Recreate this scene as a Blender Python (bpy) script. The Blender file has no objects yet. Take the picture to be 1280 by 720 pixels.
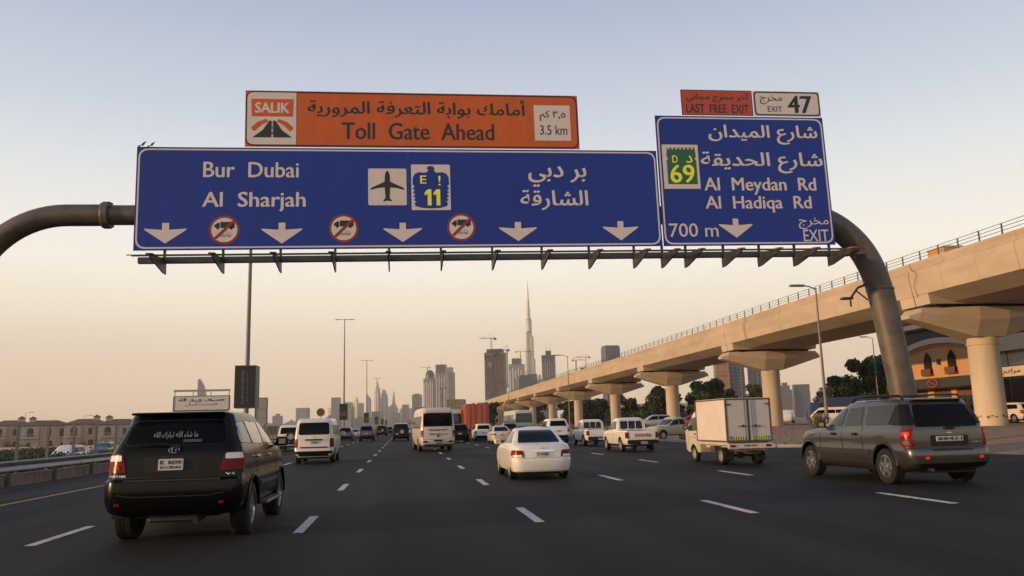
import bpy, bmesh, math, random
from mathutils import Vector, Matrix
from mathutils.bvhtree import BVHTree
random.seed(7)
R = math.radians
SC = bpy.context.scene
COL = SC.collection

# ------------------------------------------------------------------ camera
PITCH, YAW, ROLL, EYE = 0.16674745, 0.13598368, 0.02531874, 1.5209
cd = bpy.data.cameras.new('camera')
cd.sensor_fit = 'HORIZONTAL'; cd.sensor_width = 36.0
cd.lens = 1012.064 / 1280 * 36.0
cd.clip_start = 0.1; cd.clip_end = 40000
cam = bpy.data.objects.new('camera', cd); COL.objects.link(cam)
_f = Vector((math.sin(YAW)*math.cos(PITCH), math.cos(YAW)*math.cos(PITCH), math.sin(PITCH)))
_r = Vector((math.cos(YAW), -math.sin(YAW), 0)); _u = _r.cross(_f)
_r2 = _r*math.cos(ROLL) - _u*math.sin(ROLL); _u2 = _r*math.sin(ROLL) + _u*math.cos(ROLL)
_m = Matrix((( _r2.x, _u2.x, -_f.x, 0), (_r2.y, _u2.y, -_f.y, 0), (_r2.z, _u2.z, -_f.z, EYE), (0, 0, 0, 1)))
cam.matrix_world = _m
SC.camera = cam

# ------------------------------------------------------------------ sky and sun
SUN_EL, SUN_BACK = R(8.0), R(13.0)          # sun low on the left, a little behind the camera
sdir = Vector((-math.cos(SUN_BACK)*math.cos(SUN_EL), -math.sin(SUN_BACK)*math.cos(SUN_EL), math.sin(SUN_EL)))
sl = bpy.data.lights.new('sun', 'SUN'); sl.energy = 5.0; sl.angle = R(0.8); sl.color = (1.0, 0.62, 0.30)
so = bpy.data.objects.new('sun', sl); COL.objects.link(so)
so.rotation_euler = sdir.to_track_quat('Z', 'Y').to_euler(); so.location = sdir*300
W = bpy.data.worlds.new('World'); SC.world = W; W.use_nodes = True
nt = W.node_tree; nt.nodes.clear()
out = nt.nodes.new('ShaderNodeOutputWorld')
sky = nt.nodes.new('ShaderNodeTexSky'); sky.sky_type = 'NISHITA'; sky.sun_disc = False
sky.sun_elevation = SUN_EL; sky.sun_rotation = math.atan2(sdir.x, sdir.y); sky.dust_density = 4.0; sky.air_density = 1.2
bg1 = nt.nodes.new('ShaderNodeBackground'); bg1.inputs[1].default_value = 0.10
nt.links.new(sky.outputs[0], bg1.inputs[0])
tc = nt.nodes.new('ShaderNodeTexCoord'); sep = nt.nodes.new('ShaderNodeSeparateXYZ')
nt.links.new(tc.outputs['Generated'], sep.inputs[0])
ramp = nt.nodes.new('ShaderNodeValToRGB'); nt.links.new(sep.outputs['Z'], ramp.inputs[0])
def s2l(c): return tuple(((v/255)/12.92 if v/255 <= .04045 else ((v/255+.055)/1.055)**2.4) for v in c) + (1,)
SKY = [(0.0, (216,184,148)), (0.035, (229,201,163)), (0.08, (231,210,178)), (0.13, (234,222,199)), (0.19, (235,230,217)),
       (0.27, (209,213,214)), (0.36, (179,189,202)), (0.48, (147,161,184)), (0.70, (112,130,164)), (1.0, (84,102,138))]
el = ramp.color_ramp.elements
el[0].position, el[0].color = SKY[0][0], s2l(SKY[0][1])
el[1].position, el[1].color = SKY[-1][0], s2l(SKY[-1][1])
for p, c in SKY[1:-1]:
    e = el.new(p); e.color = s2l(c)
bg2 = nt.nodes.new('ShaderNodeBackground'); bg2.inputs[1].default_value = 1.60
nt.links.new(ramp.outputs[0], bg2.inputs[0])
mx = nt.nodes.new('ShaderNodeMixShader'); mx.inputs[0].default_value = 0.86
nt.links.new(bg1.outputs[0], mx.inputs[1]); nt.links.new(bg2.outputs[0], mx.inputs[2])
nt.links.new(mx.outputs[0], out.inputs[0])
vs = SC.view_settings; vs.view_transform = 'Standard'; vs.look = 'None'; vs.exposure = 0.0; vs.gamma = 1.0
SC.display_settings.display_device = 'sRGB'

# ------------------------------------------------------------------ materials
MATS = {}
WORLD_POS = {'concrete', 'concrete_pier'}
def mat(name, col, rough=.6, metal=0.0, noise=0.0, scale=8.0, coat=0.0, emit=None, bump=0.0, bscale=None, stretch=None, spec=None):
    if name in MATS: return MATS[name]
    m = bpy.data.materials.new(name); m.use_nodes = True
    n = m.node_tree; b = n.nodes['Principled BSDF']
    b.inputs['Roughness'].default_value = rough; b.inputs['Metallic'].default_value = metal
    b.inputs['Coat Weight'].default_value = coat; b.inputs['Coat Roughness'].default_value = .06
    if spec is not None: b.inputs['Specular IOR Level'].default_value = spec
    b.inputs['Base Color'].default_value = (*col, 1)
    if noise or bump:
        t = n.nodes.new('ShaderNodeTexCoord'); mp = n.nodes.new('ShaderNodeMapping')
        n.links.new(n.nodes.new('ShaderNodeNewGeometry').outputs['Position'] if name in WORLD_POS else t.outputs['Object'], mp.inputs[0])
        if stretch: mp.inputs['Scale'].default_value = stretch
    if noise:
        a = n.nodes.new('ShaderNodeTexNoise'); a.inputs['Scale'].default_value = scale; a.inputs['Detail'].default_value = 6
        a.inputs['Roughness'].default_value = .65
        n.links.new(mp.outputs[0], a.inputs['Vector'])
        r_ = n.nodes.new('ShaderNodeMapRange'); r_.inputs[1].default_value = .3; r_.inputs[2].default_value = .7
        r_.inputs[3].default_value = 1-noise; r_.inputs[4].default_value = 1+noise
        n.links.new(a.outputs['Fac'], r_.inputs[0])
        x = n.nodes.new('ShaderNodeVectorMath'); x.operation = 'SCALE'; x.inputs[0].default_value = col
        n.links.new(r_.outputs[0], x.inputs['Scale']); n.links.new(x.outputs[0], b.inputs['Base Color'])
        rr = n.nodes.new('ShaderNodeMapRange'); rr.inputs[3].default_value = rough*.85; rr.inputs[4].default_value = min(1, rough*1.2)
        n.links.new(a.outputs['Fac'], rr.inputs[0]); n.links.new(rr.outputs[0], b.inputs['Roughness'])
    if bump:
        c = n.nodes.new('ShaderNodeTexNoise'); c.inputs['Scale'].default_value = bscale or scale*6; c.inputs['Detail'].default_value = 4
        n.links.new(mp.outputs[0], c.inputs['Vector'])
        bu = n.nodes.new('ShaderNodeBump'); bu.inputs['Strength'].default_value = bump; bu.inputs['Distance'].default_value = .02
        n.links.new(c.outputs['Fac'], bu.inputs['Height']); n.links.new(bu.outputs[0], b.inputs['Normal'])
    if emit:
        b.inputs['Emission Color'].default_value = (*emit[:3], 1); b.inputs['Emission Strength'].default_value = emit[3]
    MATS[name] = m; return m

def asphalt_mat():
    m = mat('asphalt', (.038,.037,.038), .82)
    n = m.node_tree; b = n.nodes['Principled BSDF']
    t = n.nodes.new('ShaderNodeTexCoord')
    def noise(sc, scl, det=5):
        mp = n.nodes.new('ShaderNodeMapping'); mp.inputs['Scale'].default_value = sc; n.links.new(t.outputs['Object'], mp.inputs[0])
        a = n.nodes.new('ShaderNodeTexNoise'); a.inputs['Scale'].default_value = scl; a.inputs['Detail'].default_value = det
        n.links.new(mp.outputs[0], a.inputs[0]); return a
    a1 = noise((1,.03,1), 1.1); a2 = noise((1,1,1), 60, 2); a3 = noise((1,.35,1), .25)
    def mul(x, lo, hi, prev):
        r_ = n.nodes.new('ShaderNodeMapRange'); r_.inputs[1].default_value = .3; r_.inputs[2].default_value = .7
        r_.inputs[3].default_value = lo; r_.inputs[4].default_value = hi; n.links.new(x.outputs['Fac'], r_.inputs[0])
        v = n.nodes.new('ShaderNodeVectorMath'); v.operation = 'SCALE'; n.links.new(r_.outputs[0], v.inputs['Scale'])
        if prev is None: v.inputs[0].default_value = (.0145,.0140,.0138)
        else: n.links.new(prev.outputs[0], v.inputs[0])
        return v
    v = mul(a1, .66, 1.40, None); v = mul(a2, .62, 1.45, v); v = mul(a3, .76, 1.28, v)
    # paler polished wheel tracks and a darker oil band down the middle of every 3.65 m lane, wandering a little
    s_ = n.nodes.new('ShaderNodeSeparateXYZ'); n.links.new(t.outputs['Object'], s_.inputs[0])
    def ma(op, a_, b_=None):
        q = n.nodes.new('ShaderNodeMath'); q.operation = op
        for i_, z_ in enumerate((a_, b_)):
            if z_ is None: continue
            if isinstance(z_, (int, float)): q.inputs[i_].default_value = z_
            else: n.links.new(z_, q.inputs[i_])
        return q.outputs[0]
    wob = noise((.2,.04,1), 1.0, 2)
    u_ = ma('MULTIPLY', ma('ADD', ma('ADD', s_.outputs['X'], 1.56), ma('MULTIPLY', wob.outputs['Fac'], .5)), 2*math.pi/1.825)
    c_ = ma('COSINE', u_); tr = ma('ADD', 1.0, ma('MULTIPLY', c_, -.14))
    v2 = n.nodes.new('ShaderNodeVectorMath'); v2.operation = 'SCALE'; n.links.new(v.outputs[0], v2.inputs[0]); n.links.new(tr, v2.inputs['Scale']); v = v2
    n.links.new(v.outputs[0], b.inputs['Base Color'])
    bu = n.nodes.new('ShaderNodeBump'); bu.inputs['Strength'].default_value = .35; bu.inputs['Distance'].default_value = .01
    n.links.new(a2.outputs['Fac'], bu.inputs['Height']); n.links.new(bu.outputs[0], b.inputs['Normal'])
    b.inputs['Specular IOR Level'].default_value = .15
    return m
def tower_mat(name, wall, glass, bw=4.0, bh=3.6, mortar=.3, metal=.0, rough=.35):
    m = mat(name, wall, .7); n = m.node_tree; b = n.nodes['Principled BSDF']
    t = n.nodes.new('ShaderNodeTexCoord'); s = n.nodes.new('ShaderNodeSeparateXYZ'); n.links.new(t.outputs['Object'], s.inputs[0])
    ad = n.nodes.new('ShaderNodeMath'); ad.operation = 'ADD'; n.links.new(s.outputs['X'], ad.inputs[0]); n.links.new(s.outputs['Y'], ad.inputs[1])
    cb = n.nodes.new('ShaderNodeCombineXYZ'); n.links.new(ad.outputs[0], cb.inputs[0]); n.links.new(s.outputs['Z'], cb.inputs[1])
    k = n.nodes.new('ShaderNodeTexBrick'); k.offset = 0; k.inputs['Scale'].default_value = 1
    k.inputs['Brick Width'].default_value = bw; k.inputs['Row Height'].default_value = bh; k.inputs['Mortar Size'].default_value = mortar
    k.inputs['Mortar Smooth'].default_value = .2
    k.inputs['Color1'].default_value = (*glass, 1); k.inputs['Color2'].default_value = (*[g*.6 for g in glass], 1); k.inputs['Mortar'].default_value = (*wall, 1)
    n.links.new(cb.outputs[0], k.inputs[0]); n.links.new(k.outputs['Color'], b.inputs['Base Color'])
    b.inputs['Roughness'].default_value = rough; b.inputs['Metallic'].default_value = metal
    return m

def paint_mat(name, col, wear):
    m = mat(name, col, .7); n = m.node_tree; b = n.nodes['Principled BSDF']
    t = n.nodes.new('ShaderNodeNewGeometry'); a = n.nodes.new('ShaderNodeTexNoise'); a.inputs['Scale'].default_value = 5.5; a.inputs['Detail'].default_value = 8; a.inputs['Roughness'].default_value = .75
    n.links.new(t.outputs['Position'], a.inputs['Vector'])
    r_ = n.nodes.new('ShaderNodeMapRange'); r_.inputs[1].default_value = wear; r_.inputs[2].default_value = wear+.13; n.links.new(a.outputs['Fac'], r_.inputs[0])
    x = n.nodes.new('ShaderNodeMix'); x.data_type = 'RGBA'; x.inputs[6].default_value = (.03,.03,.03,1); x.inputs[7].default_value = (*col, 1)
    n.links.new(r_.outputs[0], x.inputs[0]); n.links.new(x.outputs[2], b.inputs['Base Color'])
asphalt_mat()
paint_mat('paint_line', (.50,.49,.46), .34)
paint_mat('paint_yellow', (.42,.26,.055), .38)
M = mat
M('tar', (.007,.007,.007), .5)
M('patch_dark', (.011,.0105,.0105), .85, noise=.3, scale=12)
M('patch_pale', (.024,.023,.0225), .85, noise=.3, scale=12)
M('sand', (.22,.145,.095), .95, noise=.25, scale=.6, bump=.5, bscale=6)
M('kerb', (.30,.27,.24), .85, noise=.2, scale=3)
M('kerb_pink', (.17,.14,.13), .9, noise=.25, scale=2)
M('galv', (.22,.23,.25), .45, .7, noise=.2, scale=5)
M('post_metal', (.16,.15,.15), .5, .4, noise=.2, scale=5)
M('gantry_steel', (.095,.078,.064), .48, .1, noise=.4, scale=1.6, bump=.15, bscale=20)
M('dark_steel', (.045,.045,.045), .5, .3, noise=.3, scale=4)
M('lit_tip_reflector_orange', (.26,.15,.09), .6, .1, noise=.4, scale=6)  # orange imitates lit metal on right bracket heads; also colours truck reflectors
M('sign_blue', (.010,.034,.25), .5, noise=.13, scale=1.1, spec=.3, stretch=(1.6,1,.22))
M('sign_white', (.62,.54,.50), .45, noise=.05, scale=3)
M('sign_orange', (.50,.090,.008), .55, noise=.12, scale=1.3, stretch=(1.6,1,.25))
M('sign_red', (.42,.05,.018), .45, noise=.1, scale=2)
M('sign_black', (.012,.012,.012), .5)
M('sign_yellow', (.80,.82,.04), .45)
M('sign_green', (.01,.10,.035), .45)
M('prohibit_red', (.24,.015,.012), .45)
M('sign_back', (.2,.2,.2), .5, .5)
M('concrete', (.45,.36,.265), .85, noise=.17, scale=.5, stretch=(.35,.35,1.4), bump=.15, bscale=3)
M('concrete_pier', (.47,.385,.29), .85, noise=.18, scale=.5, stretch=(1,1,.25), bump=.12, bscale=3)
M('bearing', (.02,.02,.02), .8)
M('rail_metal', (.12,.12,.13), .5, .4)
M('black_paint', (.004,.004,.0045), .22, .0, coat=.10, spec=.14)
M('gloss_black', (.006,.006,.0065), .35, spec=.2)
M('grey_paint', (.046,.044,.043), .30, .4, noise=.08, scale=1.5, coat=.9)
M('grey_dark', (.032,.030,.029), .4, .2, coat=.3)
M('white_paint', (.70,.67,.62), .38, coat=.6, noise=.07, scale=1.6)
M('cream_paint', (.56,.50,.42), .4, coat=.5, noise=.05, scale=2)
M('silver_paint', (.35,.35,.36), .3, .6, coat=.7)
M('beige_paint', (.42,.36,.28), .4, coat=.5)
M('navy_paint', (.02,.025,.045), .3, coat=.8)
M('red_paint', (.28,.02,.015), .35, coat=.7)
M('green_tint', (.40,.46,.36), .35, coat=.5)
M('glass_dark', (.004,.0042,.0045), .14, spec=.10)
M('glass_mid', (.016,.017,.018), .08, coat=.1, spec=.4)
M('glass_clear', (.10,.10,.095), .07, coat=.6)
M('rubber', (.007,.0065,.0065), .85, noise=.2, scale=10)
M('black_plastic', (.008,.008,.008), .55, spec=.3)
M('trim_grey', (.05,.05,.05), .5)
M('chrome', (.75,.75,.76), .16, 1.0)
M('alloy', (.42,.42,.43), .3, .9)
M('steel_wheel', (.38,.36,.33), .5, .4)
M('lamp_red', (.17,.004,.006), .25, spec=.15)
M('lamp_red_lit', (.25,.01,.01), .25, spec=.2, emit=(1,.06,.03,.35))
M('mirror_painted_reflection', (.45,.38,.16), .4)  # yellow reflection painted into the mirror's own colour
M('lamp_white', (.78,.72,.66), .12, coat=1.0, emit=None)
M('lamp_amber_lit', (.7,.4,.1), .2, emit=(1,.75,.25,1.5))
M('plate_white', (.45,.43,.39), .6)
M('plate_ink', (.03,.03,.03), .6)
M('sticker', (.26,.27,.27), .6)
M('hatch_yellow', (.55,.65,.03), .5)
M('leaf', (.055,.075,.028), .8, noise=.45, scale=.7)
M('leaf_dark', (.035,.052,.022), .8, noise=.45, scale=.7)
M('leaf_dry', (.12,.105,.055), .9, noise=.4, scale=1.2)
M('bark', (.10,.075,.05), .9, noise=.3, scale=6)
M('villa_wall', (.46,.38,.30), .9, noise=.08, scale=.3)
M('villa_roof', (.20,.10,.065), .9, noise=.2, scale=1)
M('villa_glass', (.05,.045,.04), .2)
M('mall_orange', (.50,.27,.11), .85, noise=.12, scale=.4)
M('mall_cream', (.52,.43,.31), .8, noise=.08, scale=.6)
M('mall_glass', (.045,.07,.085), .08, coat=.5)
M('mall_dark', (.035,.033,.03), .6)
M('shutter_brown', (.13,.06,.035), .6, noise=.1, scale=2)
M('container_red', (.42,.085,.03), .6, noise=.12, scale=1)
M('truck_blue', (.03,.05,.14), .5)
M('banner_black', (.013,.010,.010), .5)
M('banner_grey', (.11,.115,.12), .5)
M('banner_text', (.20,.17,.15), .6)
M('board_white', (.55,.53,.50), .6)
M('board_grey', (.28,.26,.23), .6)
M('ink_dark', (.03,.035,.045), .6)
M('ink_red', (.45,.05,.04), .6)
M('stripe_red', (.55,.10,.05), .5)
M('box_panel', (.62,.55,.50), .55, noise=.09, scale=1.6, bump=.1, bscale=2)
M('door_panel', (.50,.46,.44), .5, noise=.05, scale=1.5)
M('box_frame', (.11,.075,.055), .6)
M('skin', (.35,.2,.14), .6)
tower_mat('tower_bluegrey', (.13,.14,.16), (.05,.065,.085))
tower_mat('tower_grey', (.20,.19,.185), (.07,.075,.085))
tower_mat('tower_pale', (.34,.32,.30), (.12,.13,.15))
tower_mat('tower_sun_gold', (.36,.28,.18), (.24,.18,.11), metal=.2)  # gold wall colour stands in for sunlight on far towers
tower_mat('tower_brown', (.085,.07,.065), (.02,.018,.018), 5, 4.2, .9)
tower_mat('tower_pink', (.27,.19,.17), (.11,.09,.09))
tower_mat('tower_orange', (.42,.25,.16), (.30,.17,.10), 30, 3.6, .15)
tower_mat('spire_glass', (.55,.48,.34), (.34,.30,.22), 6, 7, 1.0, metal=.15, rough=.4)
tower_mat('block_brown', (.22,.15,.10), (.10,.07,.05))

# ------------------------------------------------------------------ helpers
def link(name, me, m=None, parent=None, loc=None):
    o = bpy.data.objects.new(name, me); COL.objects.link(o)
    if m is not None and me is not None and not me.materials:
        for k in (m if isinstance(m, (list, tuple)) else [m]): me.materials.append(MATS[k])
    if parent is not None: o.parent = parent
    if loc: o.location = loc
    return o
def bm_obj(name, bm, m, parent=None, loc=None, smooth=None, recalc=True):
    if recalc: bmesh.ops.recalc_face_normals(bm, faces=bm.faces)
    me = bpy.data.meshes.new(name); bm.to_mesh(me); bm.free()
    if smooth is not None:
        me.shade_smooth(); me.set_sharp_from_angle(angle=R(smooth))
    return link(name, me, m, parent, loc)
def tag(o, label, cat, group=None, kind=None):
    if label: o['label'] = label
    if cat: o['category'] = cat
    if group: o['group'] = group
    if kind: o['kind'] = kind
    return o
def thing(name, label, cat, loc=(0,0,0), rz=0, group=None):
    o = bpy.data.objects.new(name, None); COL.objects.link(o); o.location = loc; o.rotation_euler = (0,0,rz)
    return tag(o, label, cat, group)
def bx(bm, c, s, rot=None, bev=0.0):
    g = bmesh.ops.create_cube(bm, size=1.0)
    mt = Matrix.Translation(c) @ (rot if rot is not None else Matrix.Identity(4)) @ Matrix.Diagonal((*s, 1))
    bmesh.ops.transform(bm, matrix=mt, verts=g['verts'])
    if bev:
        ed = list({e for v in g['verts'] for e in v.link_edges})
        bmesh.ops.bevel(bm, geom=ed, offset=bev, segments=1, affect='EDGES')
def box(name, c, s, m, parent=None, bev=0.0, rot=None):
    bm = bmesh.new(); bx(bm, c, s, rot, bev); return bm_obj(name, bm, m, parent)
def b3(bm, x0, x1, y0, y1, z0, z1): bx(bm, ((x0+x1)/2, (y0+y1)/2, (z0+z1)/2), (abs(x1-x0), abs(y1-y0), abs(z1-z0)))
def box3(name, x0, x1, y0, y1, z0, z1, m, parent=None, bev=0.0):
    return box(name, ((x0+x1)/2, (y0+y1)/2, (z0+z1)/2), (abs(x1-x0), abs(y1-y0), abs(z1-z0)), m, parent, bev)
def prism(bm, pts, axis, a, b):
    # polygon pts (2D) extruded along axis from a to b; axis 0: pts=(y,z), 1: (x,z), 2: (x,y)
    def P(p, t):
        return (t, p[0], p[1]) if axis == 0 else ((p[0], t, p[1]) if axis == 1 else (p[0], p[1], t))
    va = [bm.verts.new(P(p, a)) for p in pts]; vb = [bm.verts.new(P(p, b)) for p in pts]
    bm.faces.new(va); bm.faces.new(vb[::-1])
    for i in range(len(pts)):
        j = (i+1) % len(pts); bm.faces.new((va[i], va[j], vb[j], vb[i]))
def tube(bm, pts, rad, n=10, cap=True):
    rings = []
    pts = [Vector(p) for p in pts]
    if not isinstance(rad, (list, tuple)): rad = [rad]*len(pts)
    prev = None
    for i, p in enumerate(pts):
        d = (pts[min(i+1, len(pts)-1)] - pts[max(i-1, 0)]).normalized()
        if prev is None:
            a = d.orthogonal().normalized()
        else:
            a = (prev - d*prev.dot(d)).normalized()
        prev = a; b = d.cross(a)
        rings.append([bm.verts.new(p + (a*math.cos(2*math.pi*k/n) + b*math.sin(2*math.pi*k/n))*rad[i]) for k in range(n)])
    for r0, r1 in zip(rings, rings[1:]):
        for k in range(n): bm.faces.new((r0[k], r0[(k+1) % n], r1[(k+1) % n], r1[k]))
    if cap: bm.faces.new(rings[0][::-1]); bm.faces.new(rings[-1])
def lathe(bm, prof, n=24, axis='x', c=(0,0,0)):
    # prof: (radius, along)
    rings = []
    for r_, a in prof:
        ring = []
        for k in range(n):
            t = 2*math.pi*k/n; u, v = math.cos(t)*r_, math.sin(t)*r_
            p = (a, u, v) if axis == 'x' else ((u, a, v) if axis == 'y' else (u, v, a))
            ring.append(bm.verts.new((p[0]+c[0], p[1]+c[1], p[2]+c[2])))
        rings.append(ring)
    for r0, r1 in zip(rings, rings[1:]):
        for k in range(n): bm.faces.new((r0[k], r0[(k+1) % n], r1[(k+1) % n], r1[k]))
    return rings
def rpoly(pts, r=.03, seg=3):
    out = []; n = len(pts)
    for i in range(n):
        p = Vector(pts[i]); a = Vector(pts[i-1]) - p; b = Vector(pts[(i+1) % n]) - p
        rr = r[i] if isinstance(r, (list, tuple)) else r
        rr = min(rr, a.length*.45, b.length*.45)
        if rr < 1e-4: out.append(tuple(p)); continue
        A = p + a.normalized()*rr; B = p + b.normalized()*rr
        for k in range(seg+1):
            t = k/seg; out.append(tuple(A*(1-t)**2 + p*2*t*(1-t) + B*t**2))
    return out
def circ(cx, cz, rx, rz=None, n=20, a0=0, a1=360):
    rz = rz or rx
    full = (a1-a0) >= 360
    return [(cx+rx*math.cos(R(a0+(a1-a0)*k/(n if full else n-1))), cz+rz*math.sin(R(a0+(a1-a0)*k/(n if full else n-1)))) for k in range(n)]

# Arabic shaping with presentation forms (the font does no shaping of its own)
AR = {'ا':(0xFE8D,0xFE8E),'أ':(0xFE83,0xFE84),'آ':(0xFE81,0xFE82),'ب':(0xFE8F,0xFE90,0xFE91,0xFE92),'ة':(0xFE93,0xFE94),
 'ت':(0xFE95,0xFE96,0xFE97,0xFE98),'ج':(0xFE9D,0xFE9E,0xFE9F,0xFEA0),'ح':(0xFEA1,0xFEA2,0xFEA3,0xFEA4),'خ':(0xFEA5,0xFEA6,0xFEA7,0xFEA8),
 'د':(0xFEA9,0xFEAA),'ر':(0xFEAD,0xFEAE),'س':(0xFEB1,0xFEB2,0xFEB3,0xFEB4),'ش':(0xFEB5,0xFEB6,0xFEB7,0xFEB8),'ع':(0xFEC9,0xFECA,0xFECB,0xFECC),
 'ف':(0xFED1,0xFED2,0xFED3,0xFED4),'ق':(0xFED5,0xFED6,0xFED7,0xFED8),'ك':(0xFED9,0xFEDA,0xFEDB,0xFEDC),'ل':(0xFEDD,0xFEDE,0xFEDF,0xFEE0),
 'م':(0xFEE1,0xFEE2,0xFEE3,0xFEE4),'ن':(0xFEE5,0xFEE6,0xFEE7,0xFEE8),'ه':(0xFEE9,0xFEEA,0xFEEB,0xFEEC),'و':(0xFEED,0xFEEE),'ي':(0xFEF1,0xFEF2,0xFEF3,0xFEF4)}
def arab(s):
    o = []
    for i, ch in enumerate(s):
        if ch not in AR: o.append(ch); continue
        f = AR[ch]
        prev = i > 0 and s[i-1] in AR and len(AR[s[i-1]]) == 4
        nxt = i+1 < len(s) and s[i+1] in AR and len(f) == 4
        o.append(chr(f[3] if prev and nxt else f[1] if prev else f[2] if nxt else f[0]))
    return ''.join(reversed(o))
def text_bm(s, x0, x1, z0, z1, bold=0.0, res=3):
    cu = bpy.data.curves.new('lettering', 'FONT'); cu.body = s; cu.resolution_u = res; cu.offset = bold
    cu.offset = 0; cu.fill_mode = 'BOTH'
    o = bpy.data.objects.new('lettering', cu); COL.objects.link(o)
    dg = bpy.context.evaluated_depsgraph_get(); me = bpy.data.meshes.new_from_object(o.evaluated_get(dg))
    bpy.data.objects.remove(o); bpy.data.curves.remove(cu)
    bm = bmesh.new(); bm.from_mesh(me); bpy.data.meshes.remove(me)
    bmesh.ops.remove_doubles(bm, verts=bm.verts, dist=.0005)
    xs = [v.co.x for v in bm.verts]; ys = [v.co.y for v in bm.verts]
    if not xs: return bm
    ax, bx_, ay, by = min(xs), max(xs), min(ys), max(ys)
    for f_ in bm.faces: f_.smooth = False
    for v in bm.verts:
        v.co = ((v.co.x-ax)/(bx_-ax)*(x1-x0)+x0, 0, (v.co.y-ay)/(by-ay)*(z1-z0)+z0)
    if bold > .004:
        # heavier strokes: the same letters twice more, a hair apart and a hair lower
        d = bold*abs(z1-z0)*1.5
        g0 = bm.verts[:]+bm.edges[:]+bm.faces[:]
        for k, (sx, sz) in enumerate(((-d, -d*.4), (d, d*.4))):
            r_ = bmesh.ops.duplicate(bm, geom=g0)
            bmesh.ops.translate(bm, verts=[q for q in r_['geom'] if isinstance(q, bmesh.types.BMVert)], vec=(sx, .0005*(k+1), sz))
    return bm
def slab(bm, thick):
    # gives flat lettering and shapes lying in the XZ plane a real thickness towards +Y, front face towards -Y
    for f in bm.faces: f.normal_update()
    fl = [f for f in bm.faces if f.normal.y > 0]
    if fl: bmesh.ops.reverse_faces(bm, faces=fl)
    be = [e for e in bm.edges if len(e.link_faces) == 1]
    r_ = bmesh.ops.extrude_edge_only(bm, edges=be)
    bmesh.ops.translate(bm, verts=[v for v in r_['geom'] if isinstance(v, bmesh.types.BMVert)], vec=(0, thick, 0))
def text_obj(name, s, box_, y, m, parent, bold=0.0, thick=.0025, res=3, skew=0):
    bm = text_bm(s, *box_, bold, res)
    slab(bm, thick)
    for v in bm.verts: v.co.y += y
    return bm_obj(name, bm, m, parent, recalc=False)
def flat_obj(name, polys, y, m, parent, thick=.0025):
    bm = bmesh.new()
    for p in polys:
        vs_ = [bm.verts.new((a, 0, b)) for a, b in p]; bm.faces.new(vs_).normal_update()
    bmesh.ops.triangulate(bm, faces=bm.faces)
    slab(bm, thick)
    for v in bm.verts: v.co.y += y
    return bm_obj(name, bm, m, parent, recalc=False)
def kids(o): return [c for c in KID.get(o.name, [])]
KID = {}
def index_kids():
    KID.clear()
    for o in bpy.data.objects:
        if o.parent: KID.setdefault(o.parent.name, []).append(o)
def copy_tree(o, parent=None, paint=None):
    c = o.copy(); COL.objects.link(c)
    if parent is not None: c.parent = parent
    if paint and o.type == 'MESH' and o.material_slots and o.material_slots[0].material and o.material_slots[0].material.name in PAINTS:
        c.material_slots[0].link = 'OBJECT'; c.material_slots[0].material = MATS[paint]
    for k in kids(o): copy_tree(k, c, paint)
    return c
PAINTS = {'black_paint', 'grey_paint', 'white_paint', 'cream_paint', 'silver_paint', 'beige_paint', 'navy_paint', 'red_paint'}

# ================================================================== SETTING: ground, roads, markings
def ground_z(x, y):
    def ss(a, b, v):
        t = max(0, min(1, (v-a)/(b-a))); return t*t*(3-2*t)
    return .62*ss(19.5, 33, x) - .9*ss(14.2, 17.6, -x) - 1.1*ss(40, 75, -x) - .05
bm = bmesh.new()
XS = [-7500,-3000,-1000,-400,-200,-120,-90,-75,-66,-58,-50,-44,-40,-30,-20,-17.6,-16.5,-15.4,-14.2,-12,0,10,19.4,21.5,24,27,30,33,37,42,50,60,80,120,200,400,1000,3000,7500]
YS = [-600,-200,-60,-20,0,10,20,30,40,50,60,70,80,100,130,170,220,300,400,600,900,1400,2200,3500,5500,7800]
g = [[bm.verts.new((x, y, ground_z(x, y) + (random.uniform(-.03,.03) if 20 < x < 60 and 0 < y < 300 else 0))) for x in XS] for y in YS]
for j in range(len(YS)-1):
    for i in range(len(XS)-1): bm.faces.new((g[j][i], g[j][i+1], g[j+1][i+1], g[j+1][i]))
ground = bm_obj('ground', bm, 'sand', smooth=60); tag(ground, None, None, kind='structure')
def sheet(name, pts, z, m, kind='structure', parent=None, t=.06):
    bm = bmesh.new(); prism(bm, pts, 2, z-t, z)
    o = bm_obj(name, bm, m, parent)
    if kind: o['kind'] = kind
    return o
road = sheet('road', [(-12.2,-60),(45,-60),(45,51),(38,48.5),(30,43),(22,38.5),(19.2,40.5),(19.2,1500),(-12.2,1500)], 0.0, 'asphalt', t=.3)
road2 = sheet('opposite_road', [(-35,-60),(-18,-60),(-18,1500),(-35,1500)], -.91, 'asphalt', t=.2)
def strip(name, x, y0, y1, w, m, parent):
    me = strip.cache.get((round(y1-y0, 2), w, m))
    if me is None:
        bm = bmesh.new(); bx(bm, (0,0,.002), (w, y1-y0, .004)); bmesh.ops.recalc_face_normals(bm, faces=bm.faces)
        me = bpy.data.meshes.new(name); bm.to_mesh(me); bm.free(); me.materials.append(MATS[m]); strip.cache[(round(y1-y0, 2), w, m)] = me
    o = bpy.data.objects.new(name, me); COL.objects.link(o); o.parent = parent; o.location = (x, (y0+y1)/2, .002)
    return o
strip.cache = {}
LINES = [(-5.22,13.8),(-1.56,14.0),(2.12,14.1),(5.66,14.1),(9.34,14.28)]
for lx, py in LINES:
    for k in range(-2, 33):
        strip('lane_dash', lx, py+8.3*k-1.15, py+8.3*k+1.15, .15, 'paint_line', road)
bm = bmesh.new()
for lx, py in LINES:
    for k in range(33, 110): bx(bm, (lx, py+8.3*k, .004), (.15, 2.3, .004))
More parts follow.
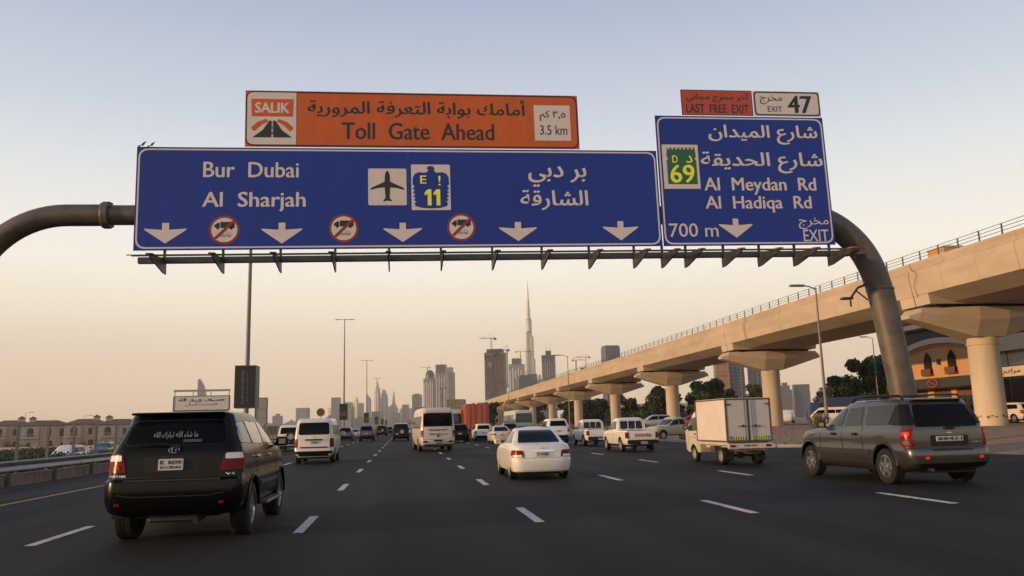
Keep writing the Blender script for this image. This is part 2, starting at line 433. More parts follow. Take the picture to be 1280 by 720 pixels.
o = bm_obj('distant_lane_dashes', bm, 'paint_line', road); o['kind'] = 'stuff'
strip('edge_line', -9.0, -60, 700, .15, 'paint_yellow', road)
strip('edge_line', 13.1, 46, 700, .13, 'paint_line', road)
# kerbs: a real step along the verge on the right and the median on the left
bm = bmesh.new()
path = [(38,48.5),(30,43),(22,38.5),(19.2,40.5),(19.2,75)]
for (xa, ya), (xb, yb) in zip(path, path[1:]):
    d = Vector((xb-xa, yb-ya, 0)); n_ = int(d.length/1.5)
    for i in range(max(1, n_)):
        p = Vector((xa, ya, 0)) + d*((i+.5)/max(1, n_)); L_ = d.length/max(1, n_) - .02
        bx(bm, (p.x, p.y, .06), (L_, .25, .2), Matrix.Rotation(math.atan2(d.y, d.x), 4, 'Z'))
kerb = bm_obj('kerb', bm, 'kerb'); kerb['kind'] = 'structure'
k2 = box3('far_kerb', 19.1, 19.35, 75.2, 1400, -.05, .15, 'kerb'); k2['kind'] = 'structure'
# stones scattered in the sandy verge
bm = bmesh.new()
for i in range(700):
    x = random.uniform(19.8, 41); y = random.uniform(39, 110)
    if y < 39 + max(0, x-22)*.62 + 1.5: continue
    s = random.uniform(.02, .11); r_ = bmesh.ops.create_icosphere(bm, subdivisions=1, radius=s)
    for v in r_['verts']: v.co = Vector((v.co.x*random.uniform(.8,1.4)+x, v.co.y+y, v.co.z*.6+ground_z(x,y)+.03))
st = bm_obj('verge_stones', bm, 'sand'); st['kind'] = 'stuff'
# low blue-grey strip of paving seen through the viaduct (service road) and brown low wall
sheet('service_road', [(48.5,-40),(54.5,-40),(54.5,700),(48.5,700)], .60, 'asphalt', t=.1)

# low pink block wall and guardrail on the median
mw = thing('median_wall', 'low pinkish block wall running behind the left guardrail', 'wall', (-13.0, 0, 0))
me = None
for k in range(70):
    y = 20 + k*1.5
    if me is None:
        bm = bmesh.new(); bx(bm, (0,0,0), (.22, 1.46, .42), bev=.012); bmesh.ops.recalc_face_normals(bm, faces=bm.faces); me = bpy.data.meshes.new('block'); bm.to_mesh(me); bm.free(); me.materials.append(MATS['kerb_pink'])
    o = bpy.data.objects.new('block', me); COL.objects.link(o); o.parent = mw; o.location = (random.uniform(-.008,.008), y, .09+random.uniform(-.01,.01))
gr = thing('guardrail', 'long galvanised w-beam guardrail along the left edge of the road', 'guardrail', (-12.5, 0, 0))
prof = [(.0,.42),(.04,.45),(.04,.51),(.0,.56),(-.02,.59),(.0,.62),(.04,.67),(.04,.73),(.0,.76)]
for k in range(16):
    y0 = 10 + k*8
    bm = bmesh.new()
    prism(bm, [(x+.06, z) for x, z in prof] + [(x+.05, z) for x, z in prof[::-1]], 1, y0, y0+7.98+.3)
    for f in bm.faces: pass
    o = bm_obj('rail_beam', bm, 'galv', gr, smooth=50); o.location.x = .012*(k % 2)
pme = None
for k in range(36):
    if pme is None:
        bm = bmesh.new(); bx(bm, (0,0,.34), (.12,.17,.74), bev=.01); bmesh.ops.recalc_face_normals(bm, faces=bm.faces); pme = bpy.data.meshes.new('post'); bm.to_mesh(pme); bm.free(); pme.materials.append(MATS['dark_steel'])
    o = bpy.data.objects.new('post', pme); COL.objects.link(o); o.parent = gr; o.location = (-.04, 10.6+k*3.57, 0)
fe = thing('mesh_fence', 'tall thin-post wire mesh fence in the median behind the guardrail', 'fence', (-13.5, 0, 0))
pme = None
for k in range(44):
    if pme is None:
        bm = bmesh.new(); bx(bm, (0,0,1.0), (.09,.09,2.0)); bx(bm, (0,0,2.01), (.12,.12,.03)); bmesh.ops.recalc_face_normals(bm, faces=bm.faces); pme = bpy.data.meshes.new('fence_post'); bm.to_mesh(pme); bm.free(); pme.materials.append(MATS['post_metal'])
    o = bpy.data.objects.new('fence_post', pme); COL.objects.link(o); o.parent = fe; o.location = (0, 13.65+k*2.5, 0)
bm = bmesh.new()
for z in [.35+.12*i for i in range(14)]: b3(bm, -.003, .003, 13.6, 121, z, z+.006)
for i in range(int(107/.3)): b3(bm, -.006, -.001, 13.7+i*.3, 13.706+i*.3, .3, 1.95)
o = bm_obj('wire_mesh', bm, 'post_metal', fe)

# ================================================================== FOLIAGE
def leaves(bm, blobs, n, size, seed=0):
    rnd = random.Random(seed)
    for _ in range(n):
        c, r_ = rnd.choice(blobs)
        d = Vector((rnd.gauss(0,1), rnd.gauss(0,1), rnd.gauss(0,1))).normalized() * (rnd.random()**.45)
        p = Vector((c[0]+d.x*r_[0], c[1]+d.y*r_[1], c[2]+d.z*r_[2]))
        a = Vector((rnd.gauss(0,1), rnd.gauss(0,1), rnd.gauss(0,1))).normalized(); b = a.orthogonal().normalized(); s = size*rnd.uniform(.5, 1.4)
        q = a.cross(b)
        bm.faces.new([bm.verts.new(p + b*s), bm.verts.new(p + q*s*.55), bm.verts.new(p - b*s), bm.verts.new(p - q*s*.55 + a*s*.2)])
def tree(name, label, x, y, h, w, seed, m='leaf', n=5200, trunk_h=.16, group='trees beyond the viaduct', cat='tree'):
    z = ground_z(x, y); rnd = random.Random(seed)
    t = thing(name, label, cat, (x, y, z), 0, group)
    bm = bmesh.new(); th = h*trunk_h
    tube(bm, [(0,0,-.2),(.05,0,th*.5),(-.05,.05,th),(0,0,h*.75)], [h*.035,h*.028,h*.022,h*.008], 8)
    blobs = []
    for i in range(22):
        a = rnd.uniform(0, 6.28); rr = rnd.uniform(.05, .40)*w; zz = rnd.uniform(th+.06*h, h*.9)
        s = rnd.uniform(.13, .22)*w*(1.1 - .5*(zz/h))
        c = (math.cos(a)*rr, math.sin(a)*rr, zz); blobs.append((c, (s*1.2, s*1.2, s)))
        tube(bm, [(0,0,th*.8),(c[0]*.5,c[1]*.5,(th+zz)/2),c], [h*.014,h*.009,h*.003], 5)
    bm_obj('trunk', bm, 'bark', t, smooth=60)
    bm = bmesh.new(); leaves(bm, blobs, int(n*1.8), w*.034, seed)
    bm_obj('crown', bm, m, t, recalc=False)
    return t
def shrub(label, x, y, w, h, m='leaf_dark', seed=1, n=1500, name='shrub', group='shrubs on the verge'):
    t = thing(name, label, 'shrub', (x, y, ground_z(x, y)), 0, group); rnd = random.Random(seed)
    bm = bmesh.new()
    blobs = []
    for i in range(8):
        a = rnd.uniform(0,6.28); c = (math.cos(a)*w*.28*rnd.random(), math.sin(a)*w*.28*rnd.random(), h*rnd.uniform(.3,.8)); blobs.append((c, (w*.25,w*.25,h*.25)))
        tube(bm, [(0,0,-.05),(c[0]*.6,c[1]*.6,c[2]*.5),c], [.03,.02,.008], 5)
    bm_obj('stem', bm, 'bark', t)
    bm = bmesh.new(); leaves(bm, blobs, n, .07, seed); bm_obj('foliage', bm, m, t, recalc=False)
    return t
def hedge(label, x, y0, y1, w, h, seed):
    t = thing('hedge', label, 'hedge', (x, (y0+y1)/2, ground_z(x, y0)), 0, 'clipped hedges in the median'); L_ = y1-y0; rnd = random.Random(seed)
    bm = bmesh.new()
    for i in range(int(L_/.8)): tube(bm, [(rnd.uniform(-.1,.1), -L_/2+i*.8+.3, -.05), (0, -L_/2+i*.8+.3, h*.7)], [.03,.01], 5)
    bm_obj('stem', bm, 'bark', t)
    bm = bmesh.new()
    for _ in range(int(L_*480)):
        u = rnd.uniform(-L_/2, L_/2); top = h*(.85+.15*math.sin(u*1.3+seed)+.08*rnd.random())
        p = Vector((rnd.uniform(-w/2, w/2), u, rnd.uniform(.03, 1)**.6*top))
        a = Vector((rnd.gauss(0,1), rnd.gauss(0,1), rnd.gauss(0,1))).normalized(); b = a.orthogonal().normalized(); q = a.cross(b); s = .08*rnd.uniform(.5,1.4)
        bm.faces.new([bm.verts.new(p+b*s), bm.verts.new(p+q*s*.6), bm.verts.new(p-b*s), bm.verts.new(p-q*s*.6)])
    bm_obj('foliage', bm, 'leaf_dark', t, recalc=False)
hedge('dark green clipped hedge in the median, nearest the left edge of the view', -16.2, 26, 43.6, 1.6, 1.4, 1)
hedge('dark green clipped hedge farther along the median beside the opposite road', -16.4, 44.2, 64, 1.6, 1.3, 2)
hedge('long low hedge across the opposite road in front of the villas', -37.5, 60, 100, 2.0, 1.3, 3)

# ================================================================== VIADUCT
VX = 42.0; PY = [54+35*k for k in range(-1, 10)]
vt = thing('viaduct', 'long pale concrete elevated railway viaduct on round piers along the right side', 'viaduct', (VX, 0, 0))
DECK = [(-5.12,12.28),(-5.12,12.42),(-4.8,12.42),(-4.8,12.0),(-4.6,10.9),(4.6,10.9),(4.8,12.0),(4.8,12.42),(5.12,12.42),(5.12,12.28),
        (4.98,11.88),(5.28,11.70),(5.28,11.2),(5.10,9.98),(3.2,9.36),(2.6,9.28),(-2.6,9.28),(-3.2,9.36),(-5.10,9.98),(-5.28,11.2),(-5.28,11.70),(-4.98,11.88)]
sme = None
for k in range(10):
    y0 = PY[k]+.03
    if sme is None:
        bm = bmesh.new(); prism(bm, [(x_*.985, (z_-10.8)*.97+10.8) for x_, z_ in DECK], 1, 0, 34.94)
        bmesh.ops.recalc_face_normals(bm, faces=bm.faces); sme = bpy.data.meshes.new('span'); bm.to_mesh(sme); bm.free(); sme.shade_smooth(); sme.set_sharp_from_angle(angle=R(25)); sme.materials.append(MATS['concrete'])
        bm = bmesh.new(); prism(bm, DECK, 1, .01, 3.482)
        bmesh.ops.recalc_face_normals(bm, faces=bm.faces)
        bmesh.ops.bevel(bm, geom=[e for e in bm.edges if abs(e.verts[0].co.y-e.verts[1].co.y) < 1e-4], offset=.008, segments=1, affect='EDGES')
        sgm = bpy.data.meshes.new('segment'); bm.to_mesh(sgm); bm.free(); sgm.materials.append(MATS['concrete'])
    o = bpy.data.objects.new('span', sme); COL.objects.link(o); o.parent = vt; o.location = (0, y0, 0)
    for i in range(10):
        c = bpy.data.objects.new('segment', sgm); COL.objects.link(c); c.parent = o; c.location = (random.uniform(-.008,.008), i*3.494, random.uniform(-.006,.006))
# the last spans bend away to the right
ang = 0; p = Vector((0, PY[10]+.03, 0))
for k in range(4):
    ang -= R(9); o = bpy.data.objects.new('span', sme); COL.objects.link(o); o.parent = vt; o.location = p; o.rotation_euler = (0,0,ang)
    for i in range(10): c = bpy.data.objects.new('segment', sgm); COL.objects.link(c); c.parent = o; c.location = (0, i*3.494, 0)
    p = p + Vector((-math.sin(ang), math.cos(ang), 0))*34.9
# end block of every span: thicker bearing diaphragm with a shadow gap above the cap
dme = None; pm = cm = bme = None
bm = bmesh.new()
for q in (-1, 1): prism(bm, [(-5.06,9.96),(5.06,9.96),(4.95,9.22),(-4.95,9.22)], 1, q*.86-.80, q*.86+.80)
bmesh.ops.recalc_face_normals(bm, faces=bm.faces); ebm = bpy.data.meshes.new('end_block'); bm.to_mesh(ebm); bm.free(); ebm.materials.append(MATS['concrete'])
for k, y in enumerate(PY):
    if pm is None:
        bm = bmesh.new(); lathe(bm, [(1.04,-.3),(1.03,3.2),(1.02,6.35),(1.10,6.36),(1.10,6.45),(1.02,6.46),(1.02,6.9)], 40, 'z'); bmesh.ops.recalc_face_normals(bm, faces=bm.faces)
        pm = bpy.data.meshes.new('pier'); bm.to_mesh(pm); bm.free(); pm.shade_smooth(); pm.set_sharp_from_angle(angle=R(30)); pm.materials.append(MATS['concrete_pier'])
        # hammerhead cap, tapering both in height and in thickness towards its ends
        bm = bmesh.new()
        SEC = [(-5.95,8.30,8.55,.55),(-5.25,8.10,9.0,1.0),(-5.1,8.06,9.02,1.02),(-1.15,6.9,9.02,1.62),(1.15,6.9,9.02,1.62),(5.1,8.06,9.02,1.02),(5.25,8.10,9.0,1.0),(5.95,8.30,8.55,.55)]
        rings = []
        for x, zb, zt, hw in SEC:
            b_ = (.62*hw if abs(x) > 2 else 1.0) if abs(x) < 5.5 else hw
            rings.append([bm.verts.new(q) for q in ((x,-b_,zb),(x,b_,zb),(x,hw,(zb+zt)/2+.15 if abs(x)<5.5 else zt-.05),(x,hw,zt),(x,-hw,zt),(x,-hw,(zb+zt)/2+.15 if abs(x)<5.5 else zt-.05))])
        for r0, r1 in zip(rings, rings[1:]):
            for i in range(6): bm.faces.new((r0[i], r0[(i+1) % 6], r1[(i+1) % 6], r1[i]))
        bm.faces.new(rings[0]); bm.faces.new(rings[-1][::-1]); bmesh.ops.recalc_face_normals(bm, faces=bm.faces)
        bmesh.ops.bevel(bm, geom=bm.edges[:], offset=.02, segments=1, affect='EDGES')
        cm = bpy.data.meshes.new('pier_cap'); bm.to_mesh(cm); bm.free(); cm.materials.append(MATS['concrete'])
        bm = bmesh.new()
        for sx in (-3.6, -1.6, 1.6, 3.6): bx(bm, (sx, -.55, 9.13), (.7,.6,.2)); bx(bm, (sx, .55, 9.13), (.7,.6,.2))
        for q in (-1, 1): b3(bm, -4.2, 4.2, q*.75-.6, q*.75+.6, 9.03, 9.12)
        bmesh.ops.recalc_face_normals(bm, faces=bm.faces); bme = bpy.data.meshes.new('bearing'); bm.to_mesh(bme); bm.free(); bme.materials.append(MATS['bearing'])
    for nm, m_ in (('pier', pm), ):
        o = bpy.data.objects.new(nm, m_); COL.objects.link(o); o.parent = vt; o.location = (0, y, 0)
        c = bpy.data.objects.new('pier_cap', cm); COL.objects.link(c); c.parent = o
        c = bpy.data.objects.new('end_block', ebm); COL.objects.link(c); c.parent = vt; c.location = (0, y, 0)
        c = bpy.data.objects.new('bearing', bme); COL.objects.link(c); c.parent = o
# handrail on the near and far parapet
pme = None
for side in (-1, 1):
    for k in range(60):
        y = 26.3 + k*2.05
        if pme is None:
            bm = bmesh.new(); bx(bm, (0,0,.36), (.06,.10,.72)); bmesh.ops.recalc_face_normals(bm, faces=bm.faces); pme = bpy.data.meshes.new('rail_post'); bm.to_mesh(pme); bm.free(); pme.materials.append(MATS['rail_metal'])
        o = bpy.data.objects.new('rail_post', pme); COL.objects.link(o); o.parent = vt; o.location = (side*4.93, y, 12.42)
    bm = bmesh.new()
    for z in (.70, .47, .24): b3(bm, side*4.93-.02, side*4.93+.02, 19, 369, 12.42+z, 12.42+z+.03)
    bm_obj('handrail', bm, 'rail_metal', vt)
bm = bmesh.new()
for side in (-1, 1):
    for k in range(60, 168): bx(bm, (side*4.93, 26.3+k*2.05, 12.78), (.06,.1,.72))
o = bm_obj('distant_rail_posts', bm, 'rail_metal', vt); o['kind'] = 'stuff'
# dark crack line on the fascia, shaped as a thin tube
bm = bmesh.new(); tube(bm, [(-5.36,53.6,12.0),(-5.40,52.9,11.45),(-5.36,53.4,10.6),(-5.2,53.3,9.8)], .016, 6); bm_obj('crack_line', bm, 'dark_steel', vt)
# brown painted band round the foot of pier one
for y in (54,):
    bm = bmesh.new()
    for i in range(26):
        a = 2*math.pi*i/26; n_ = Vector((math.cos(a), math.sin(a), 0))
        if i % 4 == 3: continue
        bx(bm, tuple(n_*1.045 + Vector((0, 0, 1.22+.05*math.sin(i*2.3)))), (.02,.17,.13+.07*math.sin(i*1.7)), Matrix.Rotation(a, 4, 'Z'))
    o = bm_obj('painted_marks', bm, 'shutter_brown', vt, (0, y, 0))
lw = box3('low_wall', 44.5, 44.8, 42, 53, .5, 1.25, 'kerb_pink', None, .02); tag(lw, 'low brown wall beyond the nearest viaduct pier at the right edge', 'wall')

# ================================================================== GANTRY
TILT = -.0131
gy = thing('overhead_gantry', 'dark curved tube gantry spanning the motorway lanes and carrying the direction signs', 'gantry', (0, 25, 0))
gy.location.x = .118
gy.rotation_euler = (0, TILT, 0)
def arc(cx, cz, r_, a0, a1, n): return [(cx+r_*math.cos(R(a0+(a1-a0)*i/n)), .55, cz+r_*math.sin(R(a0+(a1-a0)*i/n))) for i in range(n+1)]
bm = bmesh.new(); tube(bm, [(-12.65,.55,-.1),(-12.65,.55,4.6)] + arc(-10.15,5.6,2.68,172,90,16) + [(-9.0,.55,8.28)], .335, 28); bm_obj('left_post', bm, 'gantry_steel', gy, smooth=40)
bm = bmesh.new(); tube(bm, [(-8.98,.55,8.28),(12.9,.55,8.2)], .31, 28); bm_obj('main_tube', bm, 'gantry_steel', gy, smooth=40)
bm = bmesh.new()
pr = [(12.9,8.2),(13.8,8.16),(14.5,7.98),(15.1,7.6),(15.6,7.08),(15.95,6.45),(16.18,5.7),(16.32,4.8),(16.45,3.7),(16.6,2.3),(16.75,-.1)]
def cr(P, t):
    i = min(int(t), len(P)-2); u = t-i; p0, p1, p2, p3 = P[max(i-1,0)], P[i], P[i+1], P[min(i+2,len(P)-1)]
    return tuple(.5*((2*b)+(-a+c)*u+(2*a-5*b+4*c-d)*u*u+(-a+3*b-3*c+d)*u**3) for a, b, c, d in zip(p0, p1, p2, p3))
pts = [cr(pr, i*.25) for i in range(41)]
tube(bm, [(x, .55, z) for x, z in pts], [min(.43, .33+.02*i) for i in range(41)], 32); bm_obj('right_post', bm, 'gantry_steel', gy, smooth=40)
bm = bmesh.new()
bm2 = lathe(bm, [(.30,-.11),(.40,-.11),(.42,-.08),(.42,.08),(.40,.11),(.30,.11)], 32, 'x', (-9.0,.55,8.28)); bm_obj('flange', bm, 'gantry_steel', gy, smooth=30)
for k in range(12):
    a = 2*math.pi*k/12; bm = bmesh.new(); lathe(bm, [(.0,-.15),(.025,-.15),(.025,.15),(.0,.15)], 6, 'x', (-9.0,.55+.365*math.cos(a),8.28+.365*math.sin(a))); bm_obj('bolt', bm, 'dark_steel', gy)
for zz in (5.55,):
    bm = bmesh.new(); lathe(bm, [(.43,-.03),(.455,-.03),(.455,.03),(.43,.03)], 32, 'z', (16.22,.55,zz)); bm_obj('weld_ring', bm, 'dark_steel', gy, smooth=30)
bm = bmesh.new(); lathe(bm, [(.0,0),(.8,0),(.8,.05),(0,.05)], 28, 'z', (16.74,.55,.0)); bm_obj('base_plate', bm, 'dark_steel', gy)
bm = bmesh.new(); lathe(bm, [(.0,0),(.6,0),(.6,.05),(0,.05)], 28, 'z', (-12.65,.55,.0)); bm_obj('base_plate', bm, 'dark_steel', gy)
# walkway beam with its triangular lamp brackets
bm = bmesh.new(); b3(bm, -7.9, 14.95, .02, .20, 6.66, 6.84); bm_obj('walkway_beam', bm, 'dark_steel', gy)
bm = bmesh.new(); b3(bm, -7.9, 14.9, -1.0, -.97, 6.68, 6.705); b3(bm, -7.9, 14.9, -.55, -.52, 6.745, 6.77); bm_obj('walkway_wire', bm, 'dark_steel', gy)
BRX = [-7.15,-5.45,-3.75,-2.1,-.45,1.17,2.8,4.4,5.95,7.45,8.4,9.2,10.5,11.75,13.0,14.25]
for x in BRX:
    o = thing('bracket', None, None); o.parent = gy; o.location = (x, 0, 0)
    bm = bmesh.new(); prism(bm, [(.24,6.34),(.24,6.84),(-1.35,6.62),(-1.35,6.54),(-.05,6.34)], 0, -.02, .02); bm_obj('bracket_plate', bm, 'dark_steel', o)
    box('strut', (0,.10,7.0), (.07,.07,.42), 'dark_steel', o)
    bm = bmesh.new(); bx(bm, (0,-1.34,6.645), (.16,.26,.04), Matrix.Rotation(R(8),4,'X')); bx(bm, (0,-1.0,6.69), (.08,.4,.03), Matrix.Rotation(R(8),4,'X')); bm_obj('lamp_head', bm, 'lit_tip_reflector_orange' if x > 5 else 'dark_steel', o)  # right-hand heads take the orange that paints in lit metal
# small lamp on the right post
bm = bmesh.new(); tube(bm, [(15.7,.5,5.75),(15.35,.45,5.62),(15.05,.4,5.3)], .04, 8); tube(bm, [(15.7,.5,5.2),(15.3,.45,5.5)], .025, 6); bm_obj('lamp_arm', bm, 'dark_steel', gy)
bm = bmesh.new(); bx(bm, (14.88,.4,5.25), (.40,.2,.08), bev=.02); bx(bm, (15.0,.4,5.08), (.05,.05,.22)); bm_obj('lamp_head', bm, 'dark_steel', gy)

# ------------------------------------------------------------------ signs hung on the gantry
def sign(name, label, cat, x0, x1, z0, z1, m, border=None, rad=.2, bw=.05, inset=.06, ymid=0.0):
    t = thing(name, label, cat, (.125, 25+ymid, 0)); t.rotation_euler = (0, TILT, 0)
    n_ = max(1, round((x1-x0)/1.2)); dx = (x1-x0)/n_
    for i in range(n_):
        box3('panel', x0+dx*i+.0005, x0+dx*(i+1)-.0005, -.0, .03, z0, z1, m, t)
    bm = bmesh.new()
    for z in (z0+.25*(z1-z0), z0+.75*(z1-z0)): b3(bm, x0+.1, x1-.1, .035, .10, z-.05, z+.05)
    for i in range(0, n_, 2): b3(bm, x0+dx*(i+.5)-.05, x0+dx*(i+.5)+.05, .102, .22, z0+.1, z1-.1)
    bm_obj('back_frame', bm, 'sign_back', t)
    if border:
        outer = rpoly([(x0+inset,z0+inset),(x1-inset,z0+inset),(x1-inset,z1-inset),(x0+inset,z1-inset)], rad, 6)
        inner = rpoly([(x0+inset+bw,z0+inset+bw),(x1-inset-bw,z0+inset+bw),(x1-inset-bw,z1-inset-bw),(x0+inset+bw,z1-inset-bw)], rad-bw*.6, 6)
        bm = bmesh.new(); vo = [bm.verts.new((a,0,b)) for a, b in outer]; vi = [bm.verts.new((a,0,b)) for a, b in inner]
        for i in range(len(vo)): j = (i+1) % len(vo); bm.faces.new((vo[i], vo[j], vi[j], vi[i]))
        slab(bm, .003)
        for v in bm.verts: v.co.y -= .005
        bm_obj('border', bm, border, t, recalc=False)
    return t
Y1, Y2, Y3 = -.004, -.0075, -.011
def arrow(t, b, m='sign_white'):
    x0, x1, z0, z1 = b; c = (x0+x1)/2; w = (x1-x0); h = z1-z0
    flat_obj('arrow', [[(c-.085*w/1.2*1.15,z1),(c-.085*w/1.2*1.15,z1-.34*h),(x0,z1-.28*h),(x0+.03,z1-.36*h),(c,z0),(x1-.03,z1-.36*h),(x1,z1-.28*h),(c+.085*w/1.2*1.15,z1-.34*h),(c+.085*w/1.2*1.15,z1)]], Y1, m, t)
def prohib(t, b):
    cx, cz = (b[0]+b[1])/2, (b[2]+b[3])/2; r_ = .455
    p = flat_obj('no_trucks_symbol', [circ(cx, cz, r_, n=32)], Y1, 'prohibit_red', t)
    flat_obj('white_disc', [circ(cx, cz, r_*.84, n=32)], Y2, 'sign_white', p)
    flat_obj('truck_icon', [[(cx-.30,cz+.08),(cx-.30,cz+.15),(cx-.2,cz+.22),(cx-.14,cz+.22),(cx-.14,cz+.08)], [(cx-.12,cz+.06),(cx-.12,cz+.25),(cx+.30,cz+.25),(cx+.30,cz+.06)],
        circ(cx-.2,cz+.06,.045,n=8), circ(cx+.05,cz+.05,.045,n=8), circ(cx+.2,cz+.05,.045,n=8)], Y3, 'sign_black', p)
    text_obj('lettering', arab('شاحنات'), (cx-.2, cx+.2, cz-.22, cz-.06), Y3, 'sign_black', p, res=1)
    s = .048
    flat_obj('slash', [[(cx-.27-s,cz-.27+s*.3),(cx-.27+s,cz-.27-s*.3),(cx+.27+s,cz+.27-s*.3),(cx+.27-s,cz+.27+s*.3)]], Y3-.003, 'prohibit_red', p)

big = sign('direction_sign', 'wide blue sign reading Bur Dubai and Al Sharjah with five white arrows', 'road sign', -8.04, 8.40, 7.04, 10.29, 'sign_blue', 'sign_white', .3, .05, .05)
B = .014
text_obj('lettering', 'Bur  Dubai', (-6.07,-3.22,9.33,9.82), Y1, 'sign_white', big, B)
text_obj('lettering', 'Al  Sharjah', (-6.08,-3.01,8.24,8.86), Y1, 'sign_white', big, B)
text_obj('lettering', arab('بر دبي'), (4.06,5.96,9.04,9.74), Y1, 'sign_white', big, B)
text_obj('lettering', arab('الشارقة'), (3.77,5.98,8.26,8.93), Y1, 'sign_white', big, B)
for b in ((-7.75,-6.51,7.25,7.89),(-4.33,-3.09,7.22,7.88),(-.63,.59,7.24,7.86),(3.02,4.26,7.24,7.87),(6.42,7.62,7.24,7.88)): arrow(big, b)
for b in ((-5.86,-4.97,7.21,8.11),(-2.29,-1.39,7.23,8.15),(1.37,2.28,7.25,8.16)): prohib(big, b)
pl = flat_obj('airport_symbol', [rpoly([(-1.08,8.43),(.12,8.43),(.12,9.63),(-1.08,9.63)], .05)], Y1, 'sign_white', big)
ax, az = -.48, 9.02
half = [(0,.54),(.045,.50),(.075,.40),(.085,.18),(.50,-.02),(.53,-.07),(.51,-.09),(.30,-.03),(.085,-.01),(.065,-.36),(.13,-.43),(.13,-.47),(0,-.44)]
flat_obj('aeroplane', [[(ax+x, az+z) for x, z in half] + [(ax-x, az+z) for x, z in half[-2:0:-1]]], Y2, 'sign_black', pl)
ea = flat_obj('route_shield', [rpoly([(.27,8.27),(1.51,8.27),(1.51,9.77),(.27,9.77)], .04)], Y1, 'sign_white', big)
ex, ez = .89, 9.0
left = [(0,-.68),(-.30,-.66),(-.50,-.60),(-.53,-.50),(-.47,-.46),(-.56,-.40),(-.49,-.34),(-.57,-.28),(-.50,-.22),(-.575,-.15),(-.51,-.09),(-.58,-.02),(-.52,.04),(-.58,.12),(-.57,.34),(-.50,.46),(-.38,.52),(-.22,.50),(-.12,.52),(-.07,.60),(-.14,.64),(-.07,.72)]
right = [(.06,.72),(.12,.64),(.12,.54),(.20,.50),(.38,.52),(.50,.46),(.57,.34),(.58,.12),(.52,.04),(.58,-.02),(.51,-.09),(.575,-.15),(.50,-.22),(.57,-.28),(.49,-.34),(.56,-.40),(.47,-.46),(.53,-.50),(.50,-.60),(.30,-.66)]
flat_obj('eagle_shape', [[(ex+x, ez+z) for x, z in left+right]], Y2, 'sign_blue', ea)
text_obj('lettering', 'E', (.56,.75,9.14,9.40), Y3, 'sign_yellow', ea, .01)
text_obj('lettering', '!', (1.13,1.20,9.08,9.40), Y3, 'sign_yellow', ea, .0)
for x_ in (.69, .97):
    flat_obj('digit_one', [[(x_+.09,8.42),(x_+.21,8.42),(x_+.21,8.95),(x_+.10,8.95),(x_,8.84),(x_,8.75),(x_+.09,8.80)]], Y3, 'sign_yellow', ea)

org = sign('toll_sign', 'orange toll gate sign with black lettering mounted on top of the wide blue sign', 'road sign', -4.86, 5.80, 10.33, 12.18, 'sign_orange', 'sign_black', .25, .045, .02)
sk = flat_obj('toll_logo', [rpoly([(-4.80,10.40),(-3.30,10.40),(-3.30,12.12),(-4.80,12.12)], [.2,.02,.02,.2])], Y2, 'sign_white', org)
flat_obj('logo_red', [rpoly([(-4.66,11.32),(-3.40,11.32),(-3.38,11.90),(-4.68,11.90)], .02)], Y3, 'sign_orange', sk)
text_obj('lettering', 'SALIK', (-4.55,-3.52,11.44,11.78), Y3-.003, 'sign_white', sk, .03)
cx = -4.03
flat_obj('logo_swoosh', [[(cx-.66,10.94),(cx-.45,11.14),(cx-.2,11.24),(cx-.12,11.16),(cx-.35,11.02),(cx-.55,10.82)], [(cx+.66,10.94),(cx+.45,11.14),(cx+.2,11.24),(cx+.12,11.16),(cx+.35,11.02),(cx+.55,10.82)]], Y3, 'sign_orange', sk)
flat_obj('logo_road', [[(cx-.60,10.63),(cx-.30,10.86),(cx-.09,11.18),(cx-.02,11.18),(cx-.03,10.63)], [(cx+.60,10.63),(cx+.30,10.86),(cx+.09,11.18),(cx+.02,11.18),(cx+.03,10.63)], [(cx-.025,10.74),(cx+.025,10.74),(cx+.025,10.80),(cx-.025,10.80)],[(cx-.02,10.92),(cx+.02,10.92),(cx+.02,10.96),(cx-.02,10.96)]], Y3-.003, 'sign_black', sk)
text_obj('lettering', arab('أمامك بوابة التعرفة المرورية'), (-2.94,4.02,11.33,12.0), Y1, 'sign_black', org, .015)
text_obj('lettering', 'Toll  Gate  Ahead', (-1.88,2.97,10.60,11.16), Y1, 'sign_black', org, .015)
k_ = flat_obj('distance_panel', [[(4.32,10.61),(5.53,10.61),(5.53,11.83),(4.32,11.83)]], Y1, 'sign_white', org)
text_obj('lettering', arab('كم')+' ٣٫٥', (4.51,5.37,11.28,11.64), Y2, 'sign_black', k_, .008)
text_obj('lettering', '3.5 km', (4.50,5.41,10.81,11.14), Y2, 'sign_black', k_, .005)

rs = sign('exit_direction_sign', 'tall blue sign reading Al Meydan Rd, Al Hadiqa Rd and 700 m', 'road sign', 8.43, 14.42, 7.03, 11.52, 'sign_blue', 'sign_white', .3, .05, .05, ymid=-.03)
text_obj('lettering', arab('شارع الميدان'), (10.27,14.16,10.54,11.22), Y1, 'sign_white', rs, B)
text_obj('lettering', arab('شارع الحديقة'), (9.93,14.25,9.52,10.26), Y1, 'sign_white', rs, B)
text_obj('lettering', 'Al  Meydan  Rd', (9.98,13.93,8.77,9.36), Y1, 'sign_white', rs, B)
text_obj('lettering', 'Al  Hadiqa  Rd', (9.97,13.70,8.15,8.72), Y1, 'sign_white', rs, B)
text_obj('lettering', '700 m', (8.65,10.33,7.33,7.79), Y1, 'sign_white', rs, .005)
arrow(rs, (10.36,11.55,7.29,7.94))
text_obj('lettering', arab('مخرج'), (13.18,14.25,7.57,7.96), Y1, 'sign_white', rs, .005)
text_obj('lettering', 'EXIT', (13.31,14.20,7.15,7.55), Y1, 'sign_white', rs, .005)
sh = flat_obj('route_shield', [[(8.59,8.97),(9.84,8.97),(9.84,10.50),(8.59,10.50)]], Y1, 'sign_white', rs)
